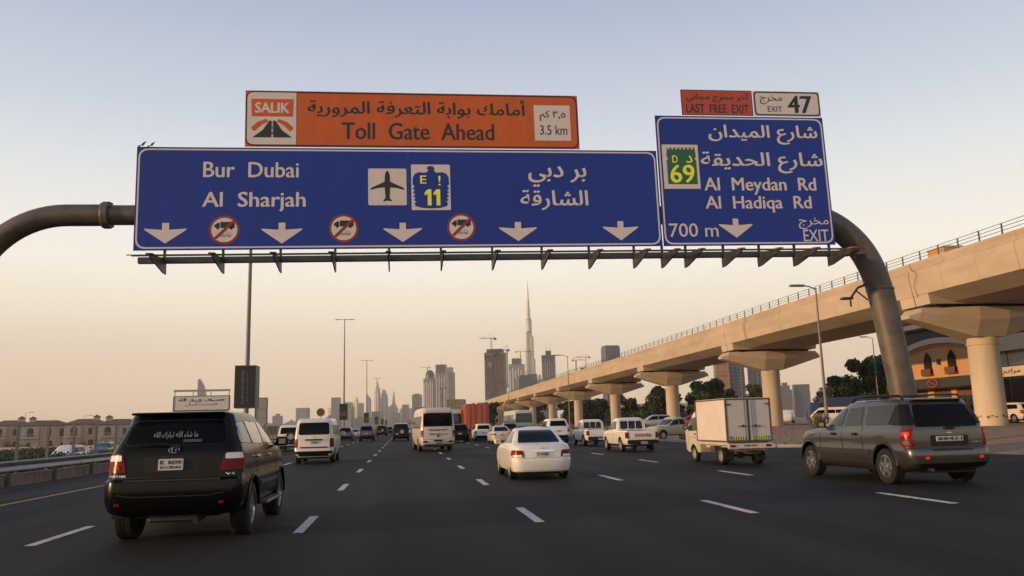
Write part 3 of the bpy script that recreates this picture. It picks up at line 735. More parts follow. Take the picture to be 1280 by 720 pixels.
pts = [(8.73,9.13),(9.75,9.13),(9.75,9.95),(9.70,10.0),(9.75,10.10),(9.72,10.40)]
x = 9.72
while x > 8.86: pts += [(x-.06,10.40),(x-.06,10.33),(x-.12,10.33),(x-.12,10.40)]; x -= .135
pts += [(8.76,10.40),(8.73,10.10),(8.78,10.0),(8.73,9.95)]
flat_obj('shield_green', [pts], Y2, 'sign_green', sh)
text_obj('lettering', 'D', (8.93,9.11,9.87,10.12), Y3, 'sign_yellow', sh, .01)
text_obj('lettering', arab('د'), (9.40,9.62,9.87,10.12), Y3, 'sign_yellow', sh, .01)
text_obj('lettering', '69', (8.84,9.65,9.18,9.80), Y3, 'sign_yellow', sh, .02)
lf = sign('last_exit_sign', 'small red-orange last free exit plate on top of the tall blue sign', 'road sign', 9.39, 11.93, 11.56, 12.46, 'sign_red', 'sign_black', .05, .02, .0, ymid=-.03)
text_obj('lettering', arab('آخر مخرج مجاني'), (9.57,11.80,12.01,12.36), Y1, 'sign_black', lf, .01)
text_obj('lettering', 'LAST  FREE  EXIT', (9.55,11.77,11.64,11.95), Y1, 'sign_black', lf, .012)
en = sign('exit_number_sign', 'small white exit 47 plate with black border beside the red plate', 'road sign', 11.97, 14.39, 11.56, 12.46, 'sign_white', 'sign_black', .14, .045, .02, ymid=-.03)
text_obj('lettering', arab('مخرج'), (12.20,13.01,11.98,12.30), Y1, 'sign_black', en, .005)
text_obj('lettering', 'EXIT', (12.46,12.98,11.71,11.91), Y1, 'sign_black', en, .005)
text_obj('lettering', '47', (13.22,14.07,11.68,12.30), Y1, 'sign_black', en, .03)
# birds perched on the left corner of the wide sign
def bird(x, z, s, label):
    t = thing('bird', label, 'bird', (x, 24.95, z), 0, 'birds perched on the sign')
    bm = bmesh.new()
    rr = [(.0,-.13),(.025,-.11),(.05,-.04),(.055,.02),(.04,.08),(.028,.11),(.035,.14),(.025,.17),(.0,.19)]
    lathe(bm, [(a*s, b*s) for a, b in rr], 10, 'x')
    bmesh.ops.rotate(bm, verts=bm.verts, matrix=Matrix.Rotation(R(-45), 3, 'Y')); 
    bmesh.ops.translate(bm, verts=bm.verts, vec=(0,0,.12*s))
    prism(bm, [(-.12*s,.06*s),(-.26*s,-.02*s),(-.24*s,-.05*s),(-.1*s,.02*s)], 1, -.02, .02)
    bm_obj('body', bm, 'sign_black', t, smooth=60)
    bm = bmesh.new(); tube(bm, [(0,-.02,0),(0,-.02,.12*s)], .006, 5); tube(bm, [(0,.02,0),(0,.02,.12*s)], .006, 5); bm_obj('leg', bm, 'sign_black', t)
bird(-7.86, 10.19, .6, 'small dark bird perched on the left end of the wide blue sign, outer one')
bird(-7.6, 10.19, .55, 'small dark bird on the wide blue sign, just right of the other bird')

# ================================================================== VEHICLES
def hull(name, levels, m, parent, zf=None, arches=(), cuts=(), ns=26, ne=10, nc=6, bow=.05, sharp=32, crown=.02):
    """Body lofted from rounded-rectangle slices (z, rear y, front y, half width, rear radius, front radius)."""
    def ring(yr, yf, hw, cr, cf):
        cr = min(cr, hw*.8); cf = min(cf, hw*.8); P = []
        for i in range(ne+1): P.append((-(hw-cr) + 2*(hw-cr)*i/ne, yr))
        for i in range(1, nc): a = -math.pi/2 + math.pi/2*i/nc; P.append((hw-cr+cr*math.cos(a), yr+cr+cr*math.sin(a)))
        for i in range(ns+1): P.append((hw, yr+cr + (yf-cf-yr-cr)*i/ns))
        for i in range(1, nc): a = math.pi/2*i/nc; P.append((hw-cf+cf*math.cos(a), yf-cf+cf*math.sin(a)))
        for i in range(ne+1): P.append(((hw-cf) - 2*(hw-cf)*i/ne, yf))
        for i in range(1, nc): a = math.pi/2 + math.pi/2*i/nc; P.append((-(hw-cf)+cf*math.cos(a), yf-cf+cf*math.sin(a)))
        for i in range(ns+1): P.append((-hw, yf-cf - (yf-cf-yr-cr)*i/ns))
        for i in range(1, nc): a = math.pi + math.pi/2*i/nc; P.append((-(hw-cr)+cr*math.cos(a), yr+cr+cr*math.sin(a)))
        return P
    bm = bmesh.new(); rings = []
    for L in levels:
        z, yr, yf, hw = L[:4]; cr = L[4] if len(L) > 4 else .18; cf = L[5] if len(L) > 5 else .3
        P = ring(yr, yf, hw, cr, cf); r_ = []
        for x, y in P:
            k = (x/hw)**2
            y2 = y + (bow*k if y < (yr+yf)/2 else -bow*2.2*k)
            t = (y-(yr+yf)/2)/((yf-yr)/2); x2 = x*(1-.035*abs(t)**3)
            z2 = zf(z, y2) if zf else z
            r_.append(bm.verts.new((x2, y2, z2)))
        rings.append(r_)
    n = len(rings[0])
    for a, b in zip(rings, rings[1:]):
        for i in range(n): j = (i+1) % n; bm.faces.new((a[i], a[j], b[j], b[i]))
    top = rings[-1]; c = sum((v.co for v in top), Vector())/n
    prev = top
    for s, dz in ((.8, .6), (.45, .95)):
        r_ = [bm.verts.new((c.x+(v.co.x-c.x)*s, c.y+(v.co.y-c.y)*s, v.co.z+crown*dz)) for v in top]
        for i in range(n): j = (i+1) % n; bm.faces.new((prev[i], prev[j], r_[j], r_[i]))
        prev = r_
    bm.faces.new(prev); bm.faces.new(rings[0][::-1])
    o = bm_obj(name, bm, [m, 'black_plastic'], parent)
    shapes = []
    for ya, ra, za, hw in arches:
        P = [(ya-ra,-.3),(ya+ra,-.3)] + [(ya+ra*math.cos(R(q)), za+ra*math.sin(R(q))) for q in range(0, 181, 6)]
        for s in (-1, 1): shapes.append(('p', P, min(s*(hw-.30), s*(hw+.4)), max(s*(hw-.30), s*(hw+.4))))
    for c_ in cuts: shapes.append(('b', c_, 0, 0))
    for sh_ in shapes:
        good = None
        for jit in (0, .0031, -.0047, .0083, .0127, -.0171):
            b_ = bmesh.new()
            if sh_[0] == 'p': prism(b_, [(p_[0]+jit, p_[1]+jit*.5) for p_ in sh_[1]], 0, sh_[2]+jit, sh_[3]+jit)
            else: b3(b_, *[q_+jit for q_ in sh_[1]])
            bmesh.ops.recalc_face_normals(b_, faces=b_.faces)
            me = bpy.data.meshes.new('cut'); b_.to_mesh(me); b_.free(); me.materials.append(MATS[m]); me.materials.append(MATS['black_plastic'])
            for p in me.polygons: p.material_index = 1
            c_ = bpy.data.objects.new('cut', me); COL.objects.link(c_)
            n0 = max(v.co.x for v in o.data.vertices); z0 = min(v.co.z for v in o.data.vertices); x0 = min(v.co.x for v in o.data.vertices)
            md = o.modifiers.new('b', 'BOOLEAN'); md.operation = 'DIFFERENCE'; md.solver = 'EXACT'; md.object = c_
            dg = bpy.context.evaluated_depsgraph_get(); me2 = bpy.data.meshes.new_from_object(o.evaluated_get(dg)); o.modifiers.clear(); bpy.data.objects.remove(c_)
            X_ = [v.co.x for v in me2.vertices]
            if X_ and max(X_) <= n0+1e-4 and min(X_) >= x0-1e-4 and min(v.co.z for v in me2.vertices) >= z0-1e-4 and len(me2.polygons) != len(o.data.polygons): good = me2; break
        if good: o.data = good
        else: print('BOOL FAIL', name, sh_[0])
    o.data.shade_smooth(); o.data.set_sharp_from_angle(angle=R(sharp)); o.data.name = name
    bm = bmesh.new(); bm.from_mesh(o.data); bvh = BVHTree.FromBMesh(bm); bm.free()
    return o, bvh
VIEW = {'R': (lambda u, v: (Vector((u,-20,v)), Vector((0,1,0)))), 'F': (lambda u, v: (Vector((u,20,v)), Vector((0,-1,0)))),
        'L': (lambda u, v: (Vector((-9,u,v)), Vector((1,0,0)))), 'S': (lambda u, v: (Vector((9,u,v)), Vector((-1,0,0)))),
        'T': (lambda u, v: (Vector((u,v,9)), Vector((0,0,-1))))}
def decal(name, bvh, poly, view, m, parent, off=.006, r=.03, thick=.02, step=.11, text=None, bold=.0, frame=None):
    """A panel cut to an outline and laid on the body surface, following its curvature; it has an edge of its own."""
    if frame:
        cx = sum(p[0] for p in poly)/len(poly); cz = sum(p[1] for p in poly)/len(poly)
        w = max(p[0] for p in poly)-min(p[0] for p in poly); h = max(p[1] for p in poly)-min(p[1] for p in poly)
        sx, sz = 1+2*frame/w, 1+2*frame/h
        decal('window_seal', bvh, [((p[0]-cx)*sx+cx, (p[1]-cz)*sz+cz) for p in poly], view, 'black_plastic', parent, off*.45, r, thick, step)
    if text is not None:
        bm = text_bm(text, poly[0], poly[1], poly[2], poly[3], bold, 1)
        if view == 'L':
            pass
        for v in bm.verts: v.co = Vector((v.co.x, v.co.z, 0))
    else:
        bm = bmesh.new(); pts = rpoly(poly, r, 3) if r else poly
        bm.faces.new([bm.verts.new((a, b, 0)) for a, b in pts])
        for ax in (0, 1):
            lo = min(p[ax] for p in pts); hi = max(p[ax] for p in pts); k = int((hi-lo)/step)
            for i in range(1, k+1):
                co = [0,0,0]; no = [0,0,0]; co[ax] = lo+(hi-lo)*i/(k+1); no[ax] = 1
                bmesh.ops.bisect_plane(bm, geom=bm.verts[:]+bm.edges[:]+bm.faces[:], plane_co=co, plane_no=no)
    f = VIEW[view]; D = f(0,0)[1]; last = None; miss = []
    n_ = max(1, len(bm.verts)); cu_, cv_ = sum(v.co.x for v in bm.verts)/n_, sum(v.co.y for v in bm.verts)/n_
    o_, d_ = f(cu_, cv_); h = bvh.ray_cast(o_, d_); ref = (h[0]-o_).dot(D) if h[0] else 99
    lim = .45 if view in 'R' else (1.0 if view == 'F' else .22)
    for v in bm.verts:
        u0, v0 = v.co.x, v.co.y
        for i in range(24):
            t_ = i*.02; o_, d_ = f(u0+(cu_-u0)*t_, v0+(cv_-v0)*t_); h = bvh.ray_cast(o_, d_)
            if h[0] is not None and h[1].dot(D) < -.2 and (h[0]-o_).dot(D)-ref < lim: break
        if h[0] is None: v.co = o_ + D*((last-o_).dot(D) if last else 8); continue
        last = h[0]; v.co = h[0] - D*off + h[1]*off*.5
    for fc in bm.faces: fc.normal_update()
    if sum(fc.normal.dot(D)*fc.calc_area() for fc in bm.faces) > 0: bmesh.ops.reverse_faces(bm, faces=bm.faces)
    be = [e for e in bm.edges if len(e.link_faces) == 1]
    rr = bmesh.ops.extrude_edge_only(bm, edges=be); bmesh.ops.translate(bm, verts=[q for q in rr['geom'] if isinstance(q, bmesh.types.BMVert)], vec=D*thick)
    return bm_obj(name, bm, m, parent, recalc=False, smooth=35)
WH = {}
def wheel(parent, x, y, r, w, style='alloy5', m='alloy'):
    s = 1 if x > 0 else -1
    key = (r, w, style, s, m)
    if key not in WH:
        bm = bmesh.new(); ri = r*.62
        R_ = lathe(bm, [(ri,-w*.42),(ri+.01,-w*.5),(r*.86,-w*.5),(r*.95,-w*.46),(r,-w*.36),(r,-w*.12),(r-.008,-w*.10),(r-.008,-w*.06),(r,-w*.04),(r,w*.04),(r-.008,w*.06),(r-.008,w*.10),(r,w*.12),(r,w*.36),(r*.95,w*.46),(r*.86,w*.5),(ri+.01,w*.5),(ri,w*.42)], 32, 'x')
        bm.faces.new(R_[0]) if s > 0 else bm.faces.new(R_[-1])
        bmesh.ops.recalc_face_normals(bm, faces=bm.faces); me = bpy.data.meshes.new('wheel'); bm.to_mesh(me); bm.free(); me.shade_smooth(); me.set_sharp_from_angle(angle=R(35)); me.materials.append(MATS['rubber'])
        bm = bmesh.new()
        lathe(bm, [(ri+.004,s*w*.46),(ri-.012,s*w*.47),(ri-.02,s*w*.40),(ri-.03,s*w*.05),(ri*.9,-s*w*.1)], 32, 'x')
        if style.startswith('alloy'):
            ns_ = int(style[5:])
            for k in range(ns_):
                a = 2*math.pi*k/ns_
                M_ = Matrix.Rotation(a, 4, 'X')
                sp = bmesh.ops.create_cube(bm, size=1)['verts']
                for v in sp:
                    t = v.co.z+.5; ww = (.075 if ns_ < 6 else .045)*(1-.35*t)*(r/.36) if False else (.05+.05*(1-t))*(r/.36)*(5/ns_)**.5
                    v.co = Vector((s*(w*.36 + .035*(1-t)*0 + v.co.x*.03 - .02*t*(0)), v.co.y*ww*1.3, .03 + t*(ri-.05)))
                bmesh.ops.transform(bm, matrix=M_, verts=sp)
            R_ = lathe(bm, [(.0,s*w*.43),(.05,s*w*.43),(.065,s*w*.38),(.065,s*w*.2)], 16, 'x')
            R_ = lathe(bm, [(0,-s*w*.02),(ri,-s*w*.02)], 24, 'x')
        else:
            lathe(bm, [(ri-.03,s*w*.25),(ri*.72,s*w*.18),(ri*.62,s*w*.34),(ri*.42,s*w*.38),(ri*.38,s*w*.30),(.0,s*w*.30)], 28, 'x')
        bmesh.ops.recalc_face_normals(bm, faces=bm.faces); mr = bpy.data.meshes.new('rim'); bm.to_mesh(mr); bm.free(); mr.shade_smooth(); mr.set_sharp_from_angle(angle=R(30)); mr.materials.append(MATS[m])
        WH[key] = (me, mr)
    me, mr = WH[key]
    o = bpy.data.objects.new('wheel', me); COL.objects.link(o); o.parent = parent; o.location = (x, y, r)
    c = bpy.data.objects.new('rim', mr); COL.objects.link(c); c.parent = o
    return o
def four(parent, wb, hw, r, w, style, m='alloy'):
    for y in (0, wb):
        for s in (-1, 1): wheel(parent, s*(hw-w/2-.02), y, r, w, style, m)
def under(parent, yr, yf, hw, z0=.22, z1=.5):
    bm = bmesh.new(); b3(bm, -hw, hw, yr, yf, z0, z1)
    for y in (0,): pass
    bm_obj('underbody', bm, 'black_plastic', parent)
def mirror(parent, y, x, z, m, s=(.10,.08,.15)):
    for k in (-1, 1):
        bm = bmesh.new(); bx(bm, (k*(x+.11), y, z), (.2,.12,.16), bev=.035); tube(bm, [(k*(x-.03), y+.03, z-.06), (k*(x+.05), y+.02, z-.03)], .025, 6)
        o = bm_obj('wing_mirror', bm, m, parent)
        g_ = box('mirror_glass', (k*(x+.115), y-.062, z), (.11,.006,.09), 'mirror_painted_reflection', o)
def plate(bvh, parent, cx, cz, w, h, txt, sub=None, view='R'):
    p = decal('number_plate', bvh, [(cx-w/2,cz-h/2),(cx+w/2,cz-h/2),(cx+w/2,cz+h/2),(cx-w/2,cz+h/2)], view, 'plate_white', parent, .02, .012, .025, .3)
    k = h*.5 if sub is None else h*.1
    decal('plate_lettering', bvh, (cx-w*.42, cx+w*.42, cz-(h*.28 if not sub else -h*.02), cz+h*.38 if sub else cz+h*.28), view, 'plate_ink', p, .024, 0, .004, text=txt, bold=.02)
    if sub: decal('plate_lettering', bvh, (cx-w*.40, cx+w*.40, cz-h*.36, cz-h*.12), view, 'plate_ink', p, .024, 0, .004, text=sub, bold=.01)
    return p
def seams(bvh, parent, segs, w=.010, m='black_plastic'):
    for view, pts in segs:
        for a, b in zip(pts, pts[1:]):
            d = Vector((b[0]-a[0], b[1]-a[1])).normalized(); n_ = Vector((-d.y, d.x))*w/2
            decal('panel_gap', bvh, [(a[0]-n_.x,a[1]-n_.y),(b[0]-n_.x,b[1]-n_.y),(b[0]+n_.x,b[1]+n_.y),(a[0]+n_.x,a[1]+n_.y)], view, m, parent, .0025, 0, .004, .15)
def both(name, bvh, poly, m, parent, **kw):
    for v in ('L', 'S'): decal(name, bvh, poly, v, m, parent, **kw)
def mir(poly): return [(-a, b) for a, b in poly]
def hood(y0, k, L_, zmin=.55):
    return lambda z, y: z - max(0, z-zmin)*k*max(0, min(1, (y-y0)/L_))**1.6

# ---- black suv ----------------------------------------------------
def make_black_suv():
    t = thing('black_suv', 'black suv with white script across its rear window, nearest vehicle on the left', 'suv')
    lv = [(.38,-.80,3.35,.78,.2,.3),(.44,-.93,3.5,.875,.2,.3),(.49,-.97,3.55,.90,.2,.3),(.60,-1.0,3.60,.915,.2,.32),(.76,-1.0,3.61,.92,.2,.32),(.86,-.985,3.6,.92,.2,.32),(.895,-.90,3.58,.905,.16,.3),
          (1.0,-.89,3.55,.905,.22,.3),(1.15,-.875,3.45,.90,.22,.3),(1.24,-.865,3.3,.885,.22,.3),(1.29,-.85,2.45,.865,.22,.25),(1.34,-.83,2.35,.845,.22,.25),(1.50,-.75,2.05,.79,.22,.25),(1.68,-.64,1.70,.72,.2,.25),(1.75,-.60,1.55,.70,.14,.25),(1.79,-.60,1.42,.67,.14,.25),(1.815,-.54,1.30,.60,.14,.25)]
    b, v = hull('body', lv, 'black_paint', t, hood(2.35,.22,1.3), [(0,.47,.40,.91),(2.75,.47,.40,.91)])
    under(t, -.6, 3.2, .55, .34, .47)
    decal('rear_window', v, [(-.66,1.36),(.66,1.36),(.60,1.69),(-.60,1.69)], 'R', 'glass_dark', t, .008, .08, frame=.015)
    decal('window_lettering', v, (-.30,.28,1.435,1.535), 'R', 'sticker', t, .014, 0, .003, text=arab('ما شاء الله تبارك الله'), bold=-.002)
    decal('sticker', v, [(.10,1.385),(.34,1.385),(.34,1.425),(.10,1.425)], 'R', 'trim_grey', t, .013, .005)
    bm = bmesh.new(); bx(bm, (0,-.60,1.80), (1.24,.26,.035), Matrix.Rotation(R(3),4,'X'), bev=.015); bm_obj('roof_spoiler', bm, 'black_paint', t)
    bm = bmesh.new(); tube(bm, [(.05,-.90,1.34),(-.15,-.875,1.37),(-.5,-.87,1.375)], .012, 6); bx(bm, (.05,-.90,1.33), (.08,.06,.05)); bm_obj('wiper', bm, 'black_plastic', t)
    for s in (-1, 1):
        P = [(.60,.99),(.66,1.24),(.905,1.24),(.915,.99)]
        P = P if s > 0 else mir(P)[::-1]
        l = decal('tail_light', v, P, 'R', 'lamp_red', t, .012, .03, .05, .06)
        Q = [(.665,1.145),(.672,1.225),(.885,1.225),(.885,1.145)]; Q = Q if s > 0 else mir(Q)[::-1]
        decal('reversing_lamp', v, Q, 'R', 'lamp_white', l, .018, .02, .03, .06)
        Q = [(.675,1.02),(.69,1.09),(.88,1.09),(.88,1.02)]; Q = Q if s > 0 else mir(Q)[::-1]
        decal('lamp_lens', v, Q, 'R', 'lamp_red_lit' if False else 'lamp_red', l, .018, .02, .03, .06)
        decal('tail_light_side', v, [(-.78,1.0),(-.55,1.06),(-.60,1.22),(-.80,1.24)], 'L' if s < 0 else 'S', 'lamp_red', t, .008, .03, .02, .08)
        box('reflector', (s*.66,-1.01,.56), (.07,.02,.045), 'lamp_red', t, .01)
        bm = bmesh.new(); bx(bm, (s*.80,-.44,.40), (.18,.02,.14), bev=.005); bm_obj('mud_flap', bm, 'rubber', t)
    decal('number_plate_recess', v, [(-.36,.985),(.33,.985),(.36,1.20),(-.39,1.20)], 'R', 'black_plastic', t, .004, .03)
    plate(v, t, -.03, 1.085, .32, .155, 'K  8690', 'DUBAI')
    decal('tailgate_reflection_trim', v, [(.35,1.0),(.40,1.0),(.48,1.18),(.43,1.18)], 'R', 'chrome', t, .006, .01) if False else None
    em = bmesh.new()
    for (rx, rz) in ((.068,.046),(.026,.043)):
        pts_ = [(rx*math.cos(2*math.pi*k/20), -.0, rz*math.sin(2*math.pi*k/20)) for k in range(21)]; tube(em, pts_, .007, 6, False)
    pts_ = [(.045*math.cos(2*math.pi*k/16), 0, .018*math.sin(2*math.pi*k/16)+.02) for k in range(17)]; tube(em, pts_, .006, 6, False)
    o = bm_obj('emblem', em, 'chrome', t, (0,-.885,1.285))
    decal('model_lettering', v, (-.82,-.60,.925,.955), 'R', 'chrome', t, .008, 0, .003, text='FORTUNER')
    decal('model_lettering', v, (.68,.80,.925,.955), 'R', 'chrome', t, .008, 0, .003, text='V6')
    # side glass
    both('side_window', v, [(-.62,1.36),(.06,1.35),(-.02,1.66),(-.50,1.64)], 'glass_mid', t, r=.06, off=.006)
    both('side_window', v, [(.14,1.34),(1.02,1.32),(.98,1.66),(.06,1.67)], 'glass_clear', t, r=.04, off=.006)
    both('side_window', v, [(1.10,1.32),(2.20,1.31),(1.72,1.60),(1.60,1.64),(1.06,1.66)], 'glass_clear', t, r=.04, off=.006)
    both('door_moulding', v, [(.55,.70),(2.2,.68),(2.2,.74),(.55,.76)], 'trim_grey', t, r=.01, off=.012)
    both('door_handle', v, [(.22,1.12),(.42,1.12),(.42,1.16),(.22,1.16)], 'chrome', t, r=.015, off=.03, thick=.035)
    both('door_handle', v, [(1.25,1.11),(1.45,1.11),(1.45,1.15),(1.25,1.15)], 'chrome', t, r=.015, off=.03, thick=.035)
    seams(v, t, [('L',[(1.06,.5),(1.06,1.30)]),('S',[(1.06,.5),(1.06,1.30)]),('S',[(.55,.55),(.12,1.30)]),('L',[(.55,.55),(.12,1.30)]),('S',[(2.2,.5),(2.22,1.25)]),('R',[(-.80,.91),(.80,.91)])])
    for s in (-1, 1):
        bm = bmesh.new(); bx(bm, (s*.93,1.4,.40), (.18,1.55,.045), bev=.015); bm_obj('side_step', bm, 'trim_grey', t)
        # flared arch lips
        for ya in (0, 2.75):
            bm = bmesh.new(); tube(bm, [(s*.905, ya+.475*math.cos(R(a)), .40+.475*math.sin(R(a))) for a in range(0, 181, 12)], .022, 6); bm_obj('arch_lip', bm, 'black_paint', t, smooth=60)
    bm = bmesh.new(); tube(bm, [(.30,-.3,.34),(.32,-.85,.33),(.34,-1.0,.31)], .035, 10); bm_obj('exhaust', bm, 'dark_steel', t, smooth=60)
    bm = bmesh.new(); tube(bm, [(-.7,0,.38),(.7,0,.38)], .05, 10); bx(bm, (.0,0,.36), (.28,.26,.24), bev=.05); bx(bm, (0,-.55,.36), (.7,.3,.16), bev=.03); bm_obj('rear_axle', bm, 'dark_steel', t)
    mirror(t, 2.12, .90, 1.33, 'black_paint')
    decal('bumper_step', v, [(-.62,.865),(.62,.865),(.62,.885),(-.62,.885)], 'R', 'trim_grey', t, .006, .0)
    seams(v, t, [('R',[(-.88,.73),(-.66,.69),(-.5,.66),(.5,.66),(.66,.69),(.88,.73)])], .014)
    four(t, 2.75, .925, .385, .26, 'alloy6')
    return t
# ---- grey long suv ------------------------------------------------
def make_grey_suv():
    t = thing('grey_suv', 'dark grey long suv with roof rails, nearest vehicle on the right', 'suv')
    lv = [(.30,-.75,3.9,.80,.2,.3),(.38,-.90,4.0,.90,.2,.3),(.46,-.98,4.05,.935,.2,.32),(.60,-1.0,4.09,.95,.2,.34),(.70,-.99,4.09,.95,.2,.34),(.745,-.97,4.08,.95,.2,.34),(.765,-.90,4.06,.945,.17,.34),
          (.92,-.90,4.04,.95,.17,.34),(1.06,-.895,3.98,.945,.17,.34),(1.15,-.885,3.8,.925,.17,.32),(1.20,-.87,2.95,.905,.17,.28),(1.25,-.85,2.75,.89,.16,.25),(1.45,-.77,2.38,.835,.16,.25),(1.66,-.66,1.98,.77,.16,.25),(1.74,-.60,1.80,.735,.15,.25),(1.79,-.52,1.60,.67,.15,.25)]
    b, v = hull('body', lv, 'grey_paint', t, hood(2.75,.24,1.4), [(0,.455,.40,.95),(3.28,.455,.40,.95)])
    under(t, -.7, 3.8, .65, .25, .45)
    decal('rear_window', v, [(-.70,1.20),(.70,1.20),(.60,1.66),(-.60,1.66)], 'R', 'glass_dark', t, .008, .07)
    both('wrap_window', v, [(-.84,1.24),(-.25,1.25),(-.42,1.66),(-.60,1.67)], 'gloss_black', t, r=.03, off=.02, thick=.04, step=.05)
    both('side_window', v, [(-.19,1.25),(.70,1.24),(.72,1.66),(-.36,1.67)], 'glass_mid', t, r=.05, off=.007)
    both('side_window', v, [(.86,1.24),(1.60,1.23),(1.46,1.63),(.86,1.66)], 'glass_mid', t, r=.04, off=.007)
    both('side_window', v, [(1.70,1.23),(2.70,1.22),(2.15,1.50),(1.85,1.62),(1.56,1.63)], 'glass_mid', t, r=.04, off=.007)
    seams(v, t, [(k, p) for k in 'LS' for p in ([(.78,.45),(.80,1.68)],[(1.66,.42),(1.66,1.22)],[(2.72,.42),(2.68,1.18)])], .014)
    both('body_side_moulding', v, [(.55,.60),(2.75,.60),(2.75,.68),(.55,.68)], 'grey_dark', t, r=.01, off=.012)
    both('sill_cladding', v, [(.5,.36),(2.8,.36),(2.78,.43),(.52,.43)], 'grey_dark', t, r=.01, off=.01)
    for y in (1.0, 1.95):
        both('door_handle', v, [(y,1.02),(y+.16,1.02),(y+.16,1.075),(y,1.075)], 'black_plastic', t, r=.015, off=.028, thick=.035)
    both('fuel_flap', v, [(-.10,.98),(.34,.97),(.42,1.0),(.05,1.03)], 'grey_dark', t, r=.02, off=.004)
    for s in (-1, 1):
        P = [(.80,.80),(.80,1.16),(.945,1.16),(.96,.80)]; P = P if s > 0 else mir(P)[::-1]
        l = decal('tail_light', v, P, 'R', 'lamp_red', t, .012, .03, .04, .05)
        decal('tail_light_side', v, [(-.86,.80),(-.66,.80),(-.66,1.14),(-.84,1.16)], 'L' if s < 0 else 'S', 'lamp_red', t, .010, .02, .03, .06)
        decal('lamp_lens_lit', v, [(-.83,1.02),(-.68,1.02),(-.68,1.10),(-.83,1.10)], 'L' if s < 0 else 'S', 'lamp_red_lit', l, .014, .02, .02, .06)
        decal('indicator', v, [(-.84,.84),(-.70,.84),(-.70,.92),(-.84,.92)], 'L' if s < 0 else 'S', 'trim_grey', l, .014, .02, .02, .06)
        box('reflector', (s*.60,-1.005,.57), (.09,.02,.06), 'lamp_red_lit', t, .01)
        bm = bmesh.new(); tube(bm, [(s*.66,-.45,1.78),(s*.67,-.35,1.86),(s*.69,.5,1.885),(s*.69,1.3,1.865),(s*.67,1.55,1.77)], .022, 8); bm_obj('roof_rail', bm, 'black_plastic', t, smooth=60)
    for y in (-.1, 1.05):
        bm = bmesh.new(); bx(bm, (0,y,1.86), (1.34,.05,.02)); bm_obj('cross_bar', bm, 'black_plastic', t)
    decal('plate_recess', v, [(-.42,.80),(.42,.80),(.42,1.02),(-.42,1.02)], 'R', 'black_plastic', t, .004, .03)
    p = decal('number_plate', v, [(-.30,.90),(.30,.90),(.30,1.0),(-.30,1.0)], 'R', 'plate_white', t, .012, .012, .02, .3)
    decal('plate_lettering', v, (-.27,.27,.915,.985), 'R', 'plate_ink', p, .018, 0, .004, text='88431', bold=.03)
    em = bmesh.new(); bx(em, (0,0,0), (.13,.02,.035), bev=.008); bx(em, (0,-.002,0), (.05,.02,.06), bev=.008); bm_obj('emblem', em, 'chrome', t, (0,-.905,1.075))
    decal('model_lettering', v, (.52,.74,.86,.89), 'R', 'chrome', t, .006, 0, .003, text='EXT')
    bm = bmesh.new(); bx(bm, (0,-.60,1.765), (1.16,.16,.03), bev=.01); bm_obj('roof_spoiler', bm, 'grey_paint', t)
    bm = bmesh.new(); tube(bm, [(0,-.92,1.20),(.35,-.895,1.22)], .012, 6); bx(bm, (.02,-.915,1.17), (.22,.04,.05), bev=.01); bm_obj('wiper', bm, 'black_plastic', t)
    decal('bumper_top_pad', v, [(-.45,.715),(.45,.715),(.45,.745),(-.45,.745)], 'R', 'black_plastic', t, .006, .01)
    decal('lower_bumper', v, [(-.70,.36),(.70,.36),(.74,.46),(-.74,.46)], 'R', 'black_plastic', t, .008, .02)
    bm = bmesh.new(); tube(bm, [(-.42,.3,.36),(-.45,-.8,.33),(-.5,-.98,.33)], .035, 10); bx(bm, (-.05,-.2,.36), (.5,.5,.16), bev=.04); bm_obj('exhaust', bm, 'dark_steel', t, smooth=40)
    mirror(t, 2.45, .92, 1.27, 'black_plastic')
    for s in (-1, 1):
        for ya in (0, 3.28):
            bm = bmesh.new(); tube(bm, [(s*.935, ya+.46*math.cos(R(a)), .40+.46*math.sin(R(a))) for a in range(0, 181, 12)], .025, 6); bm_obj('arch_lip', bm, 'grey_paint', t, smooth=60)
    four(t, 3.28, .955, .375, .25, 'alloy5')
    return t
